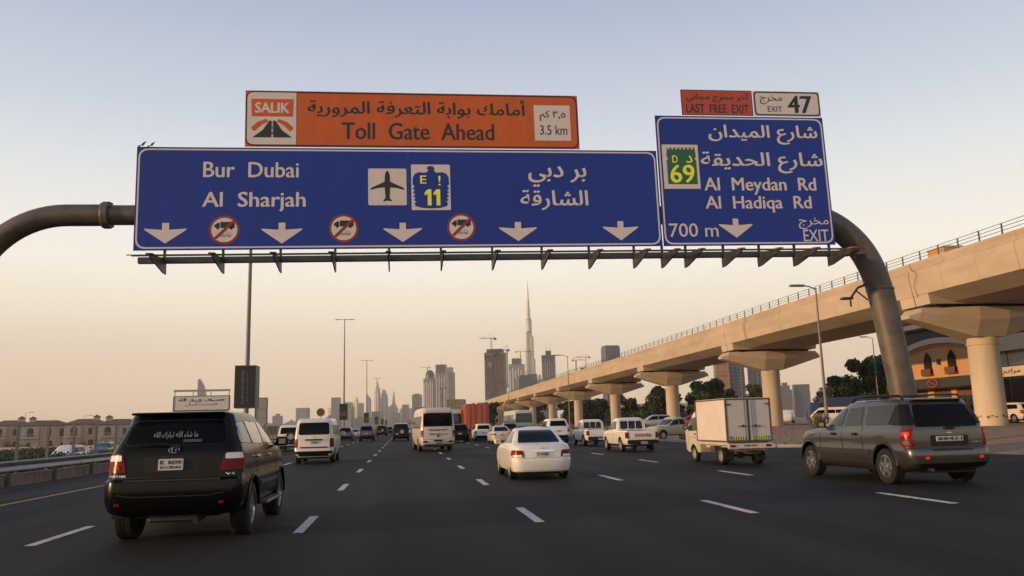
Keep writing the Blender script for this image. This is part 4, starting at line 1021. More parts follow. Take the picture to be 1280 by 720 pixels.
# ---- white saloon -------------------------------------------------
def make_saloon():
    t = thing('white_saloon', 'white four-door saloon car with dark rear window in the middle lane', 'car')
    lv = [(.19,-.80,3.2,.72,.25,.35),(.24,-.90,3.32,.80,.26,.38),(.36,-.945,3.40,.835,.26,.4),(.50,-.96,3.43,.848,.26,.4),(.56,-.955,3.43,.85,.26,.4),(.585,-.91,3.42,.848,.24,.4),(.70,-.90,3.38,.85,.24,.4),
          (.80,-.885,3.25,.842,.24,.38),(.875,-.875,3.05,.825,.24,.36),(.925,-.86,2.7,.80,.24,.3),(.955,-.82,2.35,.775,.22,.3),(.985,-.42,2.12,.745,.2,.3),(1.10,-.18,1.88,.70,.2,.3),(1.25,.10,1.55,.64,.2,.3),(1.35,.34,1.28,.585,.2,.3),(1.40,.52,1.12,.53,.2,.3),(1.425,.68,1.0,.46,.2,.25)]
    b, v = hull('body', lv, 'white_paint', t, hood(2.1,.30,1.35,.45), [(0,.36,.31,.85),(2.6,.36,.31,.85)], bow=.07)
    under(t, -.7, 3.1, .60, .16, .32)
    decal('rear_window', v, [(-.60,1.005),(.60,1.005),(.475,1.345),(-.475,1.345)], 'R', 'glass_dark', t, .006, .05)
    both('side_window', v, [(.02,1.0),(.82,.985),(.84,1.335),(.42,1.31)], 'glass_mid', t, r=.03, off=.006)
    both('side_window', v, [(.88,.985),(1.92,.97),(1.42,1.28),(.90,1.335)], 'glass_mid', t, r=.03, off=.006)
    for s in (-1, 1):
        P = [(.50,.62),(.53,.80),(.835,.82),(.845,.62)]; P = P if s > 0 else mir(P)[::-1]
        l = decal('tail_light', v, P, 'R', 'lamp_red', t, .010, .04, .04, .05)
        Q = [(.56,.63),(.57,.69),(.80,.69),(.80,.63)]; Q = Q if s > 0 else mir(Q)[::-1]
        decal('reversing_lamp', v, Q, 'R', 'lamp_white', l, .015, .02, .02, .05)
        decal('tail_light_side', v, [(-.82,.64),(-.58,.68),(-.62,.80),(-.82,.81)], 'L' if s < 0 else 'S', 'lamp_red', t, .008, .03, .03, .06)
    decal('plate_recess', v, [(-.30,.62),(.30,.62),(.32,.775),(-.32,.775)], 'R', 'white_paint', t, .004, .03)
    decal('boot_trim', v, [(-.33,.775),(.33,.775),(.33,.795),(-.33,.795)], 'R', 'chrome', t, .014, .008)
    plate(v, t, 0, .70, .36, .12, 'T 9438')
    em = bmesh.new()
    for a in (90, 210, 330):
        u_ = Vector((math.cos(R(a)), 0, math.sin(R(a)))); w_ = Vector((-u_.z, 0, u_.x))
        c_ = u_*.028; q = [c_+u_*.026, c_+w_*.015, c_-u_*.026, c_-w_*.015]
        lo = [em.verts.new(p_) for p_ in q]; hi = [em.verts.new(p_+Vector((0,.01,0))) for p_ in q]
        em.faces.new(lo); em.faces.new(hi[::-1])
        for i in range(4): j = (i+1) % 4; em.faces.new((lo[i], lo[j], hi[j], hi[i]))
    bm_obj('emblem', em, 'chrome', t, (0,-.905,.87))
    seams(v, t, [('R',[(-.50,.60),(-.50,.62)]),('R',[(-.82,.600),(.82,.600)]),('L',[(.86,.32),(.86,1.0)]),('S',[(.86,.32),(.86,1.0)]),('L',[(.30,.7),(.05,1.0)]),('L',[(1.95,.35),(1.93,.95)]),('S',[(1.95,.35),(1.93,.95)])], .008)
    for y in (.50, 1.15): both('door_handle', v, [(y,.80),(y+.16,.80),(y+.16,.835),(y,.835)], 'white_paint', t, r=.012, off=.022, thick=.03)
    decal('lower_bumper', v, [(-.62,.20),(.62,.20),(.66,.27),(-.66,.27)], 'R', 'black_plastic', t, .005, .02)
    bm = bmesh.new(); tube(bm, [(.5,-.5,.2),(.52,-.93,.2)], .03, 10); bm_obj('exhaust', bm, 'dark_steel', t, smooth=60)
    mirror(t, 1.78, .82, 1.02, 'white_paint')
    four(t, 2.6, .845, .30, .195, 'alloy8', 'steel_wheel')
    return t
# ---- white passenger van -----------------------------------------
def make_van():
    t = thing('white_van', 'white high-roof passenger van in the second lane from the left', 'van')
    lv = [(.30,-.85,3.4,.72,.16,.25),(.42,-.95,3.5,.80,.16,.25),(.58,-1.0,3.56,.83,.16,.28),(.64,-.96,3.58,.845,.14,.28),(1.0,-.95,3.58,.85,.14,.28),(1.15,-.94,3.5,.845,.14,.26),(1.5,-.90,3.08,.80,.14,.25),(1.8,-.85,2.68,.755,.14,.25),(1.93,-.80,2.5,.72,.14,.25),(2.0,-.70,2.35,.65,.14,.25)]
    b, v = hull('body', lv, 'white_paint', t, None, [(0,.37,.33,.85),(2.5,.37,.33,.85)])
    under(t, -.7, 3.2, .62, .22, .45)
    decal('rear_window', v, [(-.64,1.30),(.64,1.30),(.60,1.80),(-.60,1.80)], 'R', 'glass_dark', t, .008, .10, frame=.02)
    both('side_window', v, [(-.75,1.28),(.55,1.28),(.55,1.70),(-.70,1.70)], 'glass_dark', t, r=.04)
    both('side_window', v, [(.62,1.28),(1.75,1.28),(1.75,1.70),(.62,1.70)], 'glass_dark', t, r=.04)
    both('side_window', v, [(1.85,1.26),(2.95,1.24),(2.62,1.68),(1.85,1.70)], 'glass_dark', t, r=.04)
    for s in (-1, 1):
        P = [(.72,.72),(.72,1.12),(.85,1.12),(.86,.72)]; P = P if s > 0 else mir(P)[::-1]
        decal('tail_light', v, P, 'R', 'lamp_red', t, .012, .03, .04, .06)
        decal('tail_light_side', v, [(-.92,.72),(-.86,.72),(-.86,1.12),(-.92,1.12)], 'L' if s < 0 else 'S', 'lamp_red', t, .008, .01, .03, .06)
    decal('plate_garnish', v, [(-.36,1.03),(.36,1.03),(.36,1.09),(-.36,1.09)], 'R', 'black_plastic', t, .03, .02, .04)
    plate(v, t, .03, .94, .30, .12, '57289')
    decal('bumper_pad', v, [(-.58,.70),(.58,.70),(.58,.755),(-.58,.755)], 'R', 'lamp_red', t, .02, .01, .04)
    decal('lower_bumper', v, [(-.78,.34),(.78,.34),(.82,.56),(-.82,.56)], 'R', 'black_plastic', t, .01, .03, .04)
    em = bmesh.new(); bx(em, (0,0,0), (.07,.02,.07), bev=.015); bm_obj('emblem', em, 'chrome', t, (0,-.955,1.18))
    seams(v, t, [('R',[(-.70,.62),(-.70,1.85)]),('R',[(.70,.62),(.70,1.85)]),('S',[(.60,.45),(.60,1.75)]),('S',[(1.80,.4),(1.80,1.75)]),('S',[(-.9,1.2),(1.8,1.2)])], .012)
    mirror(t, 2.95, .84, 1.30, 'white_paint')
    four(t, 2.5, .845, .325, .20, 'steel', 'steel_wheel')
    return t
# ---- minibus ------------------------------------------------------
def make_minibus():
    t = thing('cream_minibus', 'cream minibus with dark lettering across its back panel', 'minibus')
    lv = [(.33,-1.65,4.85,.88,.2,.3),(.45,-1.85,5.0,.98,.2,.3),(.62,-1.90,5.05,1.02,.2,.3),(.68,-1.88,5.05,1.03,.18,.3),(1.3,-1.86,5.05,1.03,.18,.3),(1.5,-1.84,4.98,1.02,.18,.3),(2.0,-1.76,4.68,.985,.18,.3),(2.30,-1.70,4.45,.95,.18,.3),(2.36,-1.74,4.4,.94,.18,.3),(2.52,-1.70,4.25,.88,.2,.3),(2.60,-1.55,4.05,.78,.2,.3)]
    b, v = hull('body', lv, 'cream_paint', t, None, [(0,.46,.39,1.03),(3.9,.46,.39,1.03)])
    under(t, -1.5, 4.6, .8, .28, .5)
    decal('rear_window', v, [(-.84,1.50),(.84,1.50),(.80,2.24),(-.80,2.24)], 'R', 'glass_dark', t, .01, .06, frame=.02)
    for i in range(5): both('side_window', v, [(-1.6+i*1.12,1.38),(-.55+i*1.12,1.38),(-.55+i*1.12,2.1),(-1.6+i*1.12,2.1)], 'glass_dark', t, r=.05)
    bm = bmesh.new(); bx(bm, (0,-1.76,2.36), (1.5,.12,.18), bev=.03); bm_obj('roof_spoiler', bm, 'cream_paint', t)
    for s in (-1, 1):
        P = [(.86,.86),(.86,1.25),(.98,1.25),(1.0,.86)]; P = P if s > 0 else mir(P)[::-1]
        l = decal('tail_light', v, P, 'R', 'lamp_red', t, .012, .03, .04, .08)
        Q = [(.88,.90),(.88,1.02),(.97,1.02),(.97,.90)]; Q = Q if s > 0 else mir(Q)[::-1]
        decal('brake_lamp', v, Q, 'R', 'lamp_red_lit', l, .018, .02, .02, .08)
        Q = [(.62,.54),(.62,.64),(.86,.64),(.86,.54)]; Q = Q if s > 0 else mir(Q)[::-1]
        decal('bumper_lamp', v, Q, 'R', 'black_plastic', t, .01, .02)
    decal('back_lettering', v, (-.56,.56,1.22,1.33), 'R', 'ink_dark', t, .010, 0, .004, text='TRANSPORT', bold=.03)
    decal('back_lettering', v, (-.50,.56,.98,1.08), 'R', 'ink_dark', t, .010, 0, .004, text='SERVICES L.L.C', bold=.02)
    decal('emblem', v, [(-.09,.94),(0,.84),(.09,.94),(.09,.97),(-.09,.97)], 'R', 'ink_dark', t, .016, .02)
    decal('tailgate_handle', v, [(-.24,.60),(.24,.60),(.24,.70),(-.24,.70)], 'R', 'black_plastic', t, .02, .02, .03)
    plate(v, t, .02, .50, .34, .12, '12386')
    seams(v, t, [('R',[(-.86,.70),(-.84,2.28)]),('R',[(.86,.70),(.84,2.28)]),('R',[(-.86,.72),(.86,.72)])], .014)
    mirror(t, 4.75, 1.02, 1.75, 'black_plastic')
    four(t, 3.9, 1.02, .38, .24, 'steel', 'steel_wheel')
    return t
# ---- pickup -------------------------------------------------------
def make_pickup():
    t = thing('white_pickup', 'white pickup truck with red lettering across its tailgate', 'pickup truck')
    lv = [(.38,-1.1,3.6,.78,.08,.25),(.48,-1.15,3.75,.83,.08,.28),(.62,-1.17,3.80,.85,.08,.3),(.9,-1.16,3.78,.855,.07,.3),(1.02,-1.15,3.6,.85,.07,.3),(1.06,-1.14,3.3,.83,.07,.3)]
    b, v = hull('body', lv, 'white_paint', t, hood(2.3,.22,1.3), [(0,.41,.36,.85),(3.0,.41,.36,.85)], cuts=[(-.74,.74,-1.08,.62,.60,1.4)], bow=.01)
    lc = [(1.04,.70,2.75,.83,.08,.25),(1.10,.71,2.62,.82,.08,.25),(1.35,.80,2.25,.77,.1,.25),(1.58,.90,1.95,.71,.1,.25),(1.66,.97,1.82,.67,.1,.25),(1.70,1.05,1.70,.60,.1,.2)]
    c, vc = hull('cab', lc, 'white_paint', t, bow=.02)
    under(t, -1.0, 3.4, .45, .30, .52)
    decal('rear_window', vc, [(-.60,1.14),(.60,1.14),(.56,1.54),(-.56,1.54)], 'R', 'glass_mid', t, .008, .05)
    both('side_window', vc, [(.85,1.13),(1.42,1.12),(1.42,1.54),(.98,1.54)], 'glass_mid', t, r=.03)
    both('side_window', vc, [(1.50,1.12),(2.48,1.11),(2.05,1.46),(1.50,1.54)], 'glass_mid', t, r=.03)
    decal('windscreen', vc, [(-.68,1.12),(.68,1.12),(.60,1.54),(-.60,1.54)], 'F', 'glass_mid', t, .008, .05)
    for s in (-1, 1):
        P = [(.70,.68),(.70,.98),(.845,.98),(.855,.68)]; P = P if s > 0 else mir(P)[::-1]
        decal('tail_light', v, P, 'R', 'lamp_red', t, .012, .02, .04, .06)
        decal('tail_light_side', v, [(-1.13,.68),(-1.0,.68),(-1.0,.98),(-1.13,.98)], 'L' if s < 0 else 'S', 'lamp_red', t, .008, .02, .02, .06)
        bm = bmesh.new(); tube(bm, [(s*.70,.66,1.06),(s*.69,.66,1.50),(s*.60,.66,1.60)], .022, 6); bm_obj('rack_post', bm, 'white_paint', t)
    bm = bmesh.new(); tube(bm, [(-.60,.66,1.60),(.60,.66,1.60)], .022, 6); tube(bm, [(-.2,.66,1.06),(-.2,.66,1.60)], .016, 6); tube(bm, [(.2,.66,1.06),(.2,.66,1.60)], .016, 6); bm_obj('ladder_rack', bm, 'white_paint', t)
    decal('tailgate_lettering', v, (-.40,.46,.74,.90), 'R', 'ink_red', t, .010, 0, .004, text='TOYOTA', bold=.05)
    seams(v, t, [('R',[(-.68,.60),(-.68,1.04)]),('R',[(.68,.60),(.68,1.04)]),('R',[(-.68,.60),(.68,.60)]),('L',[(.66,.5),(.66,1.05)]),('L',[(1.46,.5),(1.46,1.10)]),('L',[(2.4,.5),(2.4,1.05)])], .012)
    bm = bmesh.new(); bx(bm, (0,-1.22,.50), (1.56,.16,.18), bev=.03); bm_obj('rear_bumper', bm, 'black_plastic', t)
    decal('stripe', v, [(-.95,.96),(.6,.97),(.6,.985),(-.95,.975)], 'L', 'ink_red', t, .006, 0)
    p = box('number_plate', (.05,-1.315,.46), (.34,.012,.12), 'plate_white', t, .003)
    text_obj('plate_lettering', '36152', (-.08,.18,.425,.495), -1.325, 'plate_ink', p, .02)
    mirror(t, 2.3, .86, 1.16, 'black_plastic')
    four(t, 3.0, .855, .345, .21, 'steel', 'steel_wheel')
    return t
# ---- off-road wagon with spare wheel (many colours in the traffic) -----
def make_wagon():
    t = thing('offroad_wagon', 'x', 'suv')
    lv = [(.36,-.80,3.3,.80,.1,.25),(.46,-.88,3.45,.88,.1,.25),(.62,-.90,3.5,.92,.1,.28),(.70,-.86,3.5,.92,.1,.28),(1.0,-.85,3.48,.92,.1,.28),(1.12,-.84,3.2,.90,.1,.28),(1.17,-.83,2.35,.88,.1,.25),(1.5,-.78,2.0,.82,.1,.25),(1.76,-.72,1.75,.77,.1,.25),(1.86,-.62,1.55,.68,.1,.2)]
    b, v = hull('body', lv, 'white_paint', t, hood(2.3,.15,1.2), [(0,.46,.40,.92),(2.7,.46,.40,.92)], ns=18)
    under(t, -.6, 3.0, .6, .26, .5)
    decal('rear_window', v, [(-.68,1.24),(.68,1.24),(.64,1.70),(-.64,1.70)], 'R', 'glass_dark', t, .008, .06)
    both('side_window', v, [(-.66,1.24),(.30,1.22),(.30,1.66),(-.60,1.66)], 'glass_dark', t, r=.04)
    both('side_window', v, [(.40,1.22),(2.05,1.20),(1.75,1.62),(.40,1.66)], 'glass_dark', t, r=.04)
    for s in (-1, 1):
        P = [(.76,.74),(.76,1.08),(.90,1.08),(.91,.74)]; P = P if s > 0 else mir(P)[::-1]
        l = decal('tail_light', v, P, 'R', 'lamp_red', t, .012, .02, .04, .08)
    decal('bumper_pad', v, [(-.84,.48),(.84,.48),(.86,.64),(-.86,.64)], 'R', 'black_plastic', t, .03, .03, .05)
    plate(v, t, -.42, .80, .32, .13, '4417')
    w_ = wheel(t, .12, -.97, .36, .22, 'alloy6'); w_.name = 'spare_wheel'; w_.location = (.12,-.97,1.02); w_.rotation_euler = (0,0,R(-90))
    mirror(t, 2.05, .90, 1.26, 'black_plastic')
    four(t, 2.7, .92, .38, .24, 'alloy6')
    return t
# ---- estate / crossover without spare ----------------------------------
def make_crossover():
    t = thing('crossover', 'x', 'suv')
    lv = [(.28,-.80,3.2,.78,.2,.3),(.40,-.92,3.35,.86,.22,.34),(.60,-.95,3.42,.885,.22,.34),(.66,-.90,3.42,.885,.2,.34),(.9,-.88,3.38,.885,.2,.34),(1.05,-.86,3.1,.865,.2,.34),(1.10,-.84,2.35,.84,.18,.3),(1.35,-.70,1.95,.76,.18,.3),(1.56,-.52,1.6,.69,.18,.3),(1.64,-.42,1.4,.60,.18,.25)]
    b, v = hull('body', lv, 'white_paint', t, hood(2.3,.25,1.2), [(0,.40,.34,.885),(2.65,.40,.34,.885)], ns=18)
    under(t, -.6, 3.0, .6, .2, .42)
    decal('rear_window', v, [(-.62,1.14),(.62,1.14),(.52,1.50),(-.52,1.50)], 'R', 'glass_dark', t, .008, .06)
    both('side_window', v, [(-.45,1.14),(.80,1.12),(.80,1.50),(-.30,1.48)], 'glass_dark', t, r=.04)
    both('side_window', v, [(.88,1.12),(2.05,1.10),(1.60,1.46),(.88,1.50)], 'glass_dark', t, r=.04)
    for s in (-1, 1):
        P = [(.66,.74),(.70,1.02),(.87,1.02),(.88,.74)]; P = P if s > 0 else mir(P)[::-1]
        l = decal('tail_light', v, P, 'R', 'lamp_red', t, .012, .03, .04, .08)
        Q = [(.72,.86),(.73,.95),(.85,.95),(.85,.86)]; Q = Q if s > 0 else mir(Q)[::-1]
        decal('brake_lamp', v, Q, 'R', 'lamp_red_lit', l, .018, .02, .02, .08)
    plate(v, t, 0, .80, .34, .12, '2605')
    decal('lower_bumper', v, [(-.70,.30),(.70,.30),(.76,.52),(-.76,.52)], 'R', 'black_plastic', t, .008, .03)
    mirror(t, 1.95, .84, 1.16, 'black_plastic')
    four(t, 2.65, .88, .335, .22, 'alloy5')
    return t
# ---- mini box truck ----------------------------------------------------
def make_box_truck():
    t = thing('box_truck', 'small cream truck with white cargo box and yellow hazard strips on its doors', 'truck')
    lv = [(.34,2.05,3.42,.68,.06,.12),(.42,2.0,3.5,.72,.06,.14),(.80,1.98,3.52,.735,.06,.14),(1.08,1.98,3.50,.74,.06,.14),(1.16,1.98,3.36,.73,.06,.14),(1.5,2.02,3.02,.69,.06,.14),(1.76,2.06,2.78,.64,.08,.14),(1.83,2.14,2.66,.58,.08,.12)]
    c, v = hull('cab', lv, 'cream_paint', t, None, [(2.55,.34,.29,.74)], bow=.02, ns=18)
    both('side_window', v, [(2.15,1.12),(3.05,1.10),(2.80,1.58),(2.18,1.62)], 'glass_mid', t, r=.04)
    decal('windscreen', v, [(-.60,1.16),(.60,1.16),(.54,1.64),(-.54,1.64)], 'F', 'glass_dark', t, .008, .05)
    seams(v, t, [('L',[(2.10,.45),(2.10,1.65)]),('L',[(2.98,.62),(3.10,1.10)]),('L',[(2.1,.88),(3.0,.88)])], .01)
    both('door_handle', v, [(2.2,.98),(2.34,.98),(2.34,1.02),(2.2,1.02)], 'black_plastic', t, r=.01, off=.02, thick=.03)
    mirror(t, 3.05, .72, 1.25, 'black_plastic')
    bm = bmesh.new()
    for s in (-1, 1): b3(bm, s*.38-.05, s*.38+.05, -.8, 2.2, .52, .64)
    for y in (-.5, .3, 1.1, 1.9): b3(bm, -.33, .33, y-.04, y+.04, .53, .63)
    bm_obj('chassis', bm, 'cream_paint', t)
    bm = bmesh.new()
    for y in (-.6, 0, .6, 1.2, 1.8): b3(bm, -.74, .74, y-.03, y+.03, .642, .75)
    b3(bm, -.76, -.70, -.78, 1.9, .655, .745); b3(bm, .70, .76, -.78, 1.9, .655, .745); bm_obj('sub_frame', bm, 'cream_paint', t)
    box3('tool_box', -.70, -.50, .55, .95, .42, .60, 'trim_grey', t, .01); box3('fuel_tank', .45, .70, .6, 1.2, .40, .60, 'dark_steel', t, .03)
    # cargo box: panels inside a darker frame
    bo = bmesh.new()
    x, y0, y1, z0, z1 = .775, -.84, 1.92, .76, 2.19
    for sx in (-x, x):
        for yy in (y0, y1): b3(bo, sx-.025, sx+.025, yy-.025, yy+.025, z0, z1)
        for zz in (z0+.02, z1-.02): b3(bo, sx-.02, sx+.02, y0+.03, y1-.03, zz-.02, zz+.02)
    for yy in (y0, y1):
        for zz in (z0+.02, z1-.025): b3(bo, -x+.03, x-.03, yy-.022, yy+.022, zz-.022, zz+.022)
    b3(bo, -.022, .022, y0-.02, y0+.02, z0+.05, z1-.05)
    cb = bm_obj('box_frame', bo, 'box_frame', t)
    box3('roof_panel', -x, x, y0+.03, y1-.03, z1-.01, z1+.012, 'box_panel', cb); box3('floor_panel', -x+.03, x-.03, y0+.03, y1-.03, z0+.0, z0+.035, 'box_frame', cb)
    for sx in (-1, 1): box3('side_panel', sx*(x-.012), sx*(x+.006), y0+.03, y1-.03, z0+.045, z1-.045, 'box_panel', cb)
    box3('front_panel', -x+.03, x-.03, y1-.02, y1, z0+.05, z1-.05, 'box_panel', cb)
    for s in (-1, 1):
        d = box3('rear_door', s*.035, s*.735, y0-.012, y0+.012, z0+.055, z1-.06, 'door_panel', t)
        bm = bmesh.new(); b3(bm, s*.12-.012, s*.12+.012, y0-.05, y0-.026, z0+.03, z1-.03); bm_obj('lock_rod', bm, 'galv', d)
        bm = bmesh.new(); b3(bm, s*.08, s*.40, y0-.065, y0-.05, z0+.50, z0+.525); b3(bm, s*.22-.03, s*.22+.03, y0-.06, y0-.013, z0+.48, z0+.56); bm_obj('door_handle', bm, 'dark_steel', d)
        for zz in (z0+.16, z1-.20):
            bm = bmesh.new(); b3(bm, s*.60, s*.80, y0-.03, y0-.014, zz-.018, zz+.018); tube(bm, [(s*.76,y0-.04,zz-.05),(s*.76,y0-.04,zz+.05)], .014, 6); bm_obj('hinge', bm, 'galv' if zz < 1.5 else 'dark_steel', d)
        st_ = box3('hazard_strip', s*.10, s*.70, y0-.018, y0-.013, z0+.07, z0+.17, 'hatch_yellow', d)
        for i in range(7):
            cx_ = s*.14+s*i*.085
            flat_obj('hatch_bar', [[(cx_-.02,z0+.07),(cx_+.01,z0+.07),(cx_+.03,z0+.17),(cx_,z0+.17)]], y0-.021, 'sign_black', st_, .003)
    bm = bmesh.new(); bx(bm, (0,-.86,.62), (1.56,.05,.17), bev=.012); rb = bm_obj('rear_beam', bm, 'cream_paint', t)
    text_obj('beam_lettering', 'DUBAI 34917', (-.22,.22,.60,.67), -.89, 'trim_grey', rb, .02)
    for s in (-1, 1): box('tail_light', (s*.62,-.895,.63), (.18,.03,.075), 'lamp_red', t, .008)
    bm = bmesh.new(); bx(bm, (0,-.84,.49), (1.50,.04,.045)); bb = bm_obj('under_run_bar', bm, 'dark_steel', t)
    for i in range(11): box('reflector', (-.55+.11*i,-.865,.49), (.06,.01,.035), 'stripe_red' if i % 2 else 'lit_tip_reflector_orange', bb)
    for s in (-1, 1): box('mud_flap', (s*.56,-.36,.28), (.30,.015,.26), 'rubber', t)
    bm = bmesh.new(); tube(bm, [(-.5,0,.29),(.5,0,.29)], .045, 8); bx(bm, (0,0,.29), (.2,.2,.2), bev=.04); bx(bm, (.2,-.5,.4), (.4,.5,.12), bev=.02); bm_obj('rear_axle', bm, 'dark_steel', t)
    for y in (0, 2.55):
        for s in (-1, 1): wheel(t, s*(.63 if y else .60), y, .285, .165 if y else .24, 'steel', 'steel_wheel')
    return t
# ---- large coach and container lorry -----------------------------------
def make_coach():
    t = thing('coach', 'x', 'bus')
    lv = [(.35,-2.5,8.5,1.1,.25,.3),(.5,-2.7,8.7,1.2,.25,.3),(1.2,-2.75,8.75,1.25,.25,.3),(2.0,-2.7,8.6,1.25,.25,.3),(2.9,-2.6,8.3,1.2,.25,.3),(3.15,-2.45,8.1,1.12,.3,.3),(3.25,-2.2,7.8,.95,.3,.3)]
    b, v = hull('body', lv, 'white_paint', t, None, [(0,.52,.46,1.25),(5.8,.52,.46,1.25)], ns=18)
    decal('rear_window', v, [(-1.0,1.75),(1.0,1.75),(.95,2.8),(-.95,2.8)], 'R', 'glass_mid', t, .01, .15, frame=.04)
    for i in range(6): both('side_window', v, [(-2.2+i*1.7,1.55),(-.6+i*1.7,1.55),(-.6+i*1.7,2.7),(-2.2+i*1.7,2.7)], 'glass_mid', t, r=.08)
    for s in (-1, 1):
        P = [(1.02,.8),(1.02,1.4),(1.18,1.4),(1.18,.8)]; P = P if s > 0 else mir(P)[::-1]
        decal('tail_light', v, P, 'R', 'lamp_red', t, .012, .04, .04, .1)
    decal('engine_grille', v, [(-.8,.7),(.8,.7),(.8,1.3),(-.8,1.3)], 'R', 'trim_grey', t, .01, .05)
    plate(v, t, 0, .58, .4, .13, '71940')
    four(t, 5.8, 1.22, .48, .3, 'steel', 'steel_wheel')
    return t
def make_lorry():
    t = thing('container_lorry', 'lorry carrying an orange-red shipping container, right of the cream minibus', 'truck')
    bm = bmesh.new(); b3(bm, -.45, .45, -3.2, 4.6, .85, 1.1); b3(bm, -1.2, 1.2, -3.2, -3.1, .5, .75); bm_obj('chassis', bm, 'dark_steel', t)
    bo = bmesh.new(); b3(bo, -1.2, 1.2, -3.15, 3.0, 1.12, 3.75); c = bm_obj('container', bo, 'container_red', t)
    for i in range(30):
        bm = bmesh.new()
        for s in (-1, 1): b3(bm, s*1.2, s*1.235, -3.05+i*.2, -2.95+i*.2, 1.2, 3.65)
        bm_obj('rib', bm, 'container_red', c)
    for s in (-1, 1):
        d = box3('container_door', s*.02, s*1.16, -3.19, -3.152, 1.18, 3.7, 'container_red', t)
        bm = bmesh.new()
        for q in (.35, .85): b3(bm, s*q-.02, s*q+.02, -3.24, -3.2, 1.2, 3.68)
        bm_obj('lock_rod', bm, 'galv', d)
        box('tail_light', (s*1.0,-3.22,.62), (.3,.03,.12), 'lamp_red', t)
    lv = [(.5,3.2,5.3,1.1,.1,.2),(1.2,3.15,5.4,1.2,.1,.2),(2.0,3.15,5.35,1.2,.1,.2),(2.8,3.2,5.0,1.12,.1,.2),(3.0,3.3,4.8,1.0,.1,.2)]
    hull('cab', lv, 'white_paint', t, ns=10)
    for y in (-1.9, -.7, 4.2):
        for s in (-1, 1): wheel(t, s*1.0, y, .48, .32, 'steel', 'steel_wheel')
    return t

# ------------------------------------------------------------------ place the traffic
def put(t, x, y, rz=0, z=0.0): t.location = (x, y, z); t.rotation_euler = (0, 0, R(rz)); return t
bs = put(make_black_suv(), -3.19, 13.0, 0); bs.scale = (1.04, 1, 1)
gs = put(make_grey_suv(), 11.65, 17.25, .3); gs.scale = (1.05, 1.02, 1.04)
sal = put(make_saloon(), 3.78, 23.2, 0)
van = put(make_van(), -3.97, 38.7); van.scale = (1.05, 1, 1)
mb = put(make_minibus(), 1.98, 52.2, 4.0); mb.scale = (1.05, 1, 1.02)
pk = put(make_pickup(), 11.83, 41.05)
bt = put(make_box_truck(), 11.4, 26.9)
wg = make_wagon(); cv = make_crossover(); co = make_coach(); lo = put(make_lorry(), 7.75, 89)
index_kids()
G1 = 'cars in the traffic ahead'
def more(src, label, x, y, paint=None, rz=0, z=0, first=False, cat=None, name=None):
    o = src if first else copy_tree(src, None, paint)
    if first and paint:
        for d in [src] + [c for c in src.children_recursive]:
            if d.type == 'MESH' and d.material_slots and d.material_slots[0].material.name in PAINTS:
                d.material_slots[0].link = 'OBJECT'; d.material_slots[0].material = MATS[paint]
    put(o, x, y, rz, z); o['label'] = label; o['group'] = G1
    if cat: o['category'] = cat
    if name: o.name = name
    return o
more(wg, 'white off-road wagon with a spare wheel, half hidden left of the white van', -8.35, 63.5, 'white_paint', first=True)
wr = more(wg, 'dark off-road wagon with white roof and spare wheel, left of the cream minibus', -.25, 92.5, 'black_paint')
bm = bmesh.new(); bx(bm, (0,.45,1.90), (1.42,2.1,.10), bev=.03); bm_obj('roof', bm, 'white_paint', wr)
more(wg, 'small dark suv with spare wheel far ahead beside the pale-roofed wagon', -3.7, 146, 'black_paint')
more(cv, 'black crossover with glowing brake lights directly right of the cream minibus', 5.15, 76, 'black_paint', first=True)
bsv = more(cv, 'black suv seen from behind between the white van and the spare-wheel wagon', -4.25, 98, 'navy_paint'); bsv.scale = (1.05,1.05,1.1)
more(cv, 'dark car with red brake lights just right of the white van', -7.1, 104, 'navy_paint', name='dark_car')
more(cv, 'white crossover with black lower bumper ahead of the white saloon', 7.65, 79.3, 'white_paint')
more(sal, 'silver car far ahead between two dark cars on the left', -7.2, 124, 'silver_paint', name='silver_saloon')
more(sal, 'pinkish white saloon partly hidden behind the roof of the nearest white saloon', 8.0, 67.5, 'cream_paint', name='pale_saloon')
bigw = more(cv, 'large white suv seen from behind, left of the white pickups', 12.1, 64.5, 'white_paint'); bigw.scale = (1.08, 1.1, 1.14)
more(pk, 'plain white pickup driving directly ahead of the pickup with red lettering', 12.55, 53.0, 'white_paint')
bp = more(pk, 'beige pickup waiting on the verge and facing the traffic, left of the box truck', 22.3, 62.5, 'beige_paint', rz=108, z=.06, name='beige_pickup')
for o in bp.children_recursive:
    if o.name.startswith('tailgate_lettering'): bpy.data.objects.remove(o)
for o in list(bpy.data.objects):
    if o.name.startswith('tailgate_lettering') and o.parent and o.parent.name != pk.name: bpy.data.objects.remove(o)
more(cv, 'white car on the opposite road with a yellow headlight, behind the median fence', -26.5, 71, 'white_paint', rz=180, z=-.9, name='oncoming_car')
hl = box('headlight', (.0,0,0), (.3,.05,.14), 'lamp_amber_lit', None, .02)
_oc = [o for o in bpy.data.objects if o.name == 'oncoming_car'][0]
hl.parent = _oc; hl.location = (-.66, 3.36, .72)
h2 = hl.copy(); COL.objects.link(h2); h2.location = (.66, 3.36, .72)
more(cv, 'grey car on the opposite road behind the dark suv, partly hidden by the fence', -31, 92, 'grey_paint', rz=180, z=-.9, name='oncoming_car')
more(co, 'white and green coach under the far end of the viaduct', 14.8, 103, 'green_tint', first=True, cat='bus', name='coach')
more(co, 'dark tall bus just ahead of the cream minibus', 5.3, 92, 'black_paint', cat='bus', name='dark_bus')
more(cv, 'dark car far ahead in the middle lane, directly left of the minibus wheels', -.2, 142, 'navy_paint', name='dark_car')
more(sal, 'white saloon far ahead between the minibus and the far spare-wheel suv', 1.0, 185, 'white_paint', name='far_saloon')
more(cv, 'black suv far ahead in the lane left of the dashed centre line', -3.4, 205, 'black_paint')
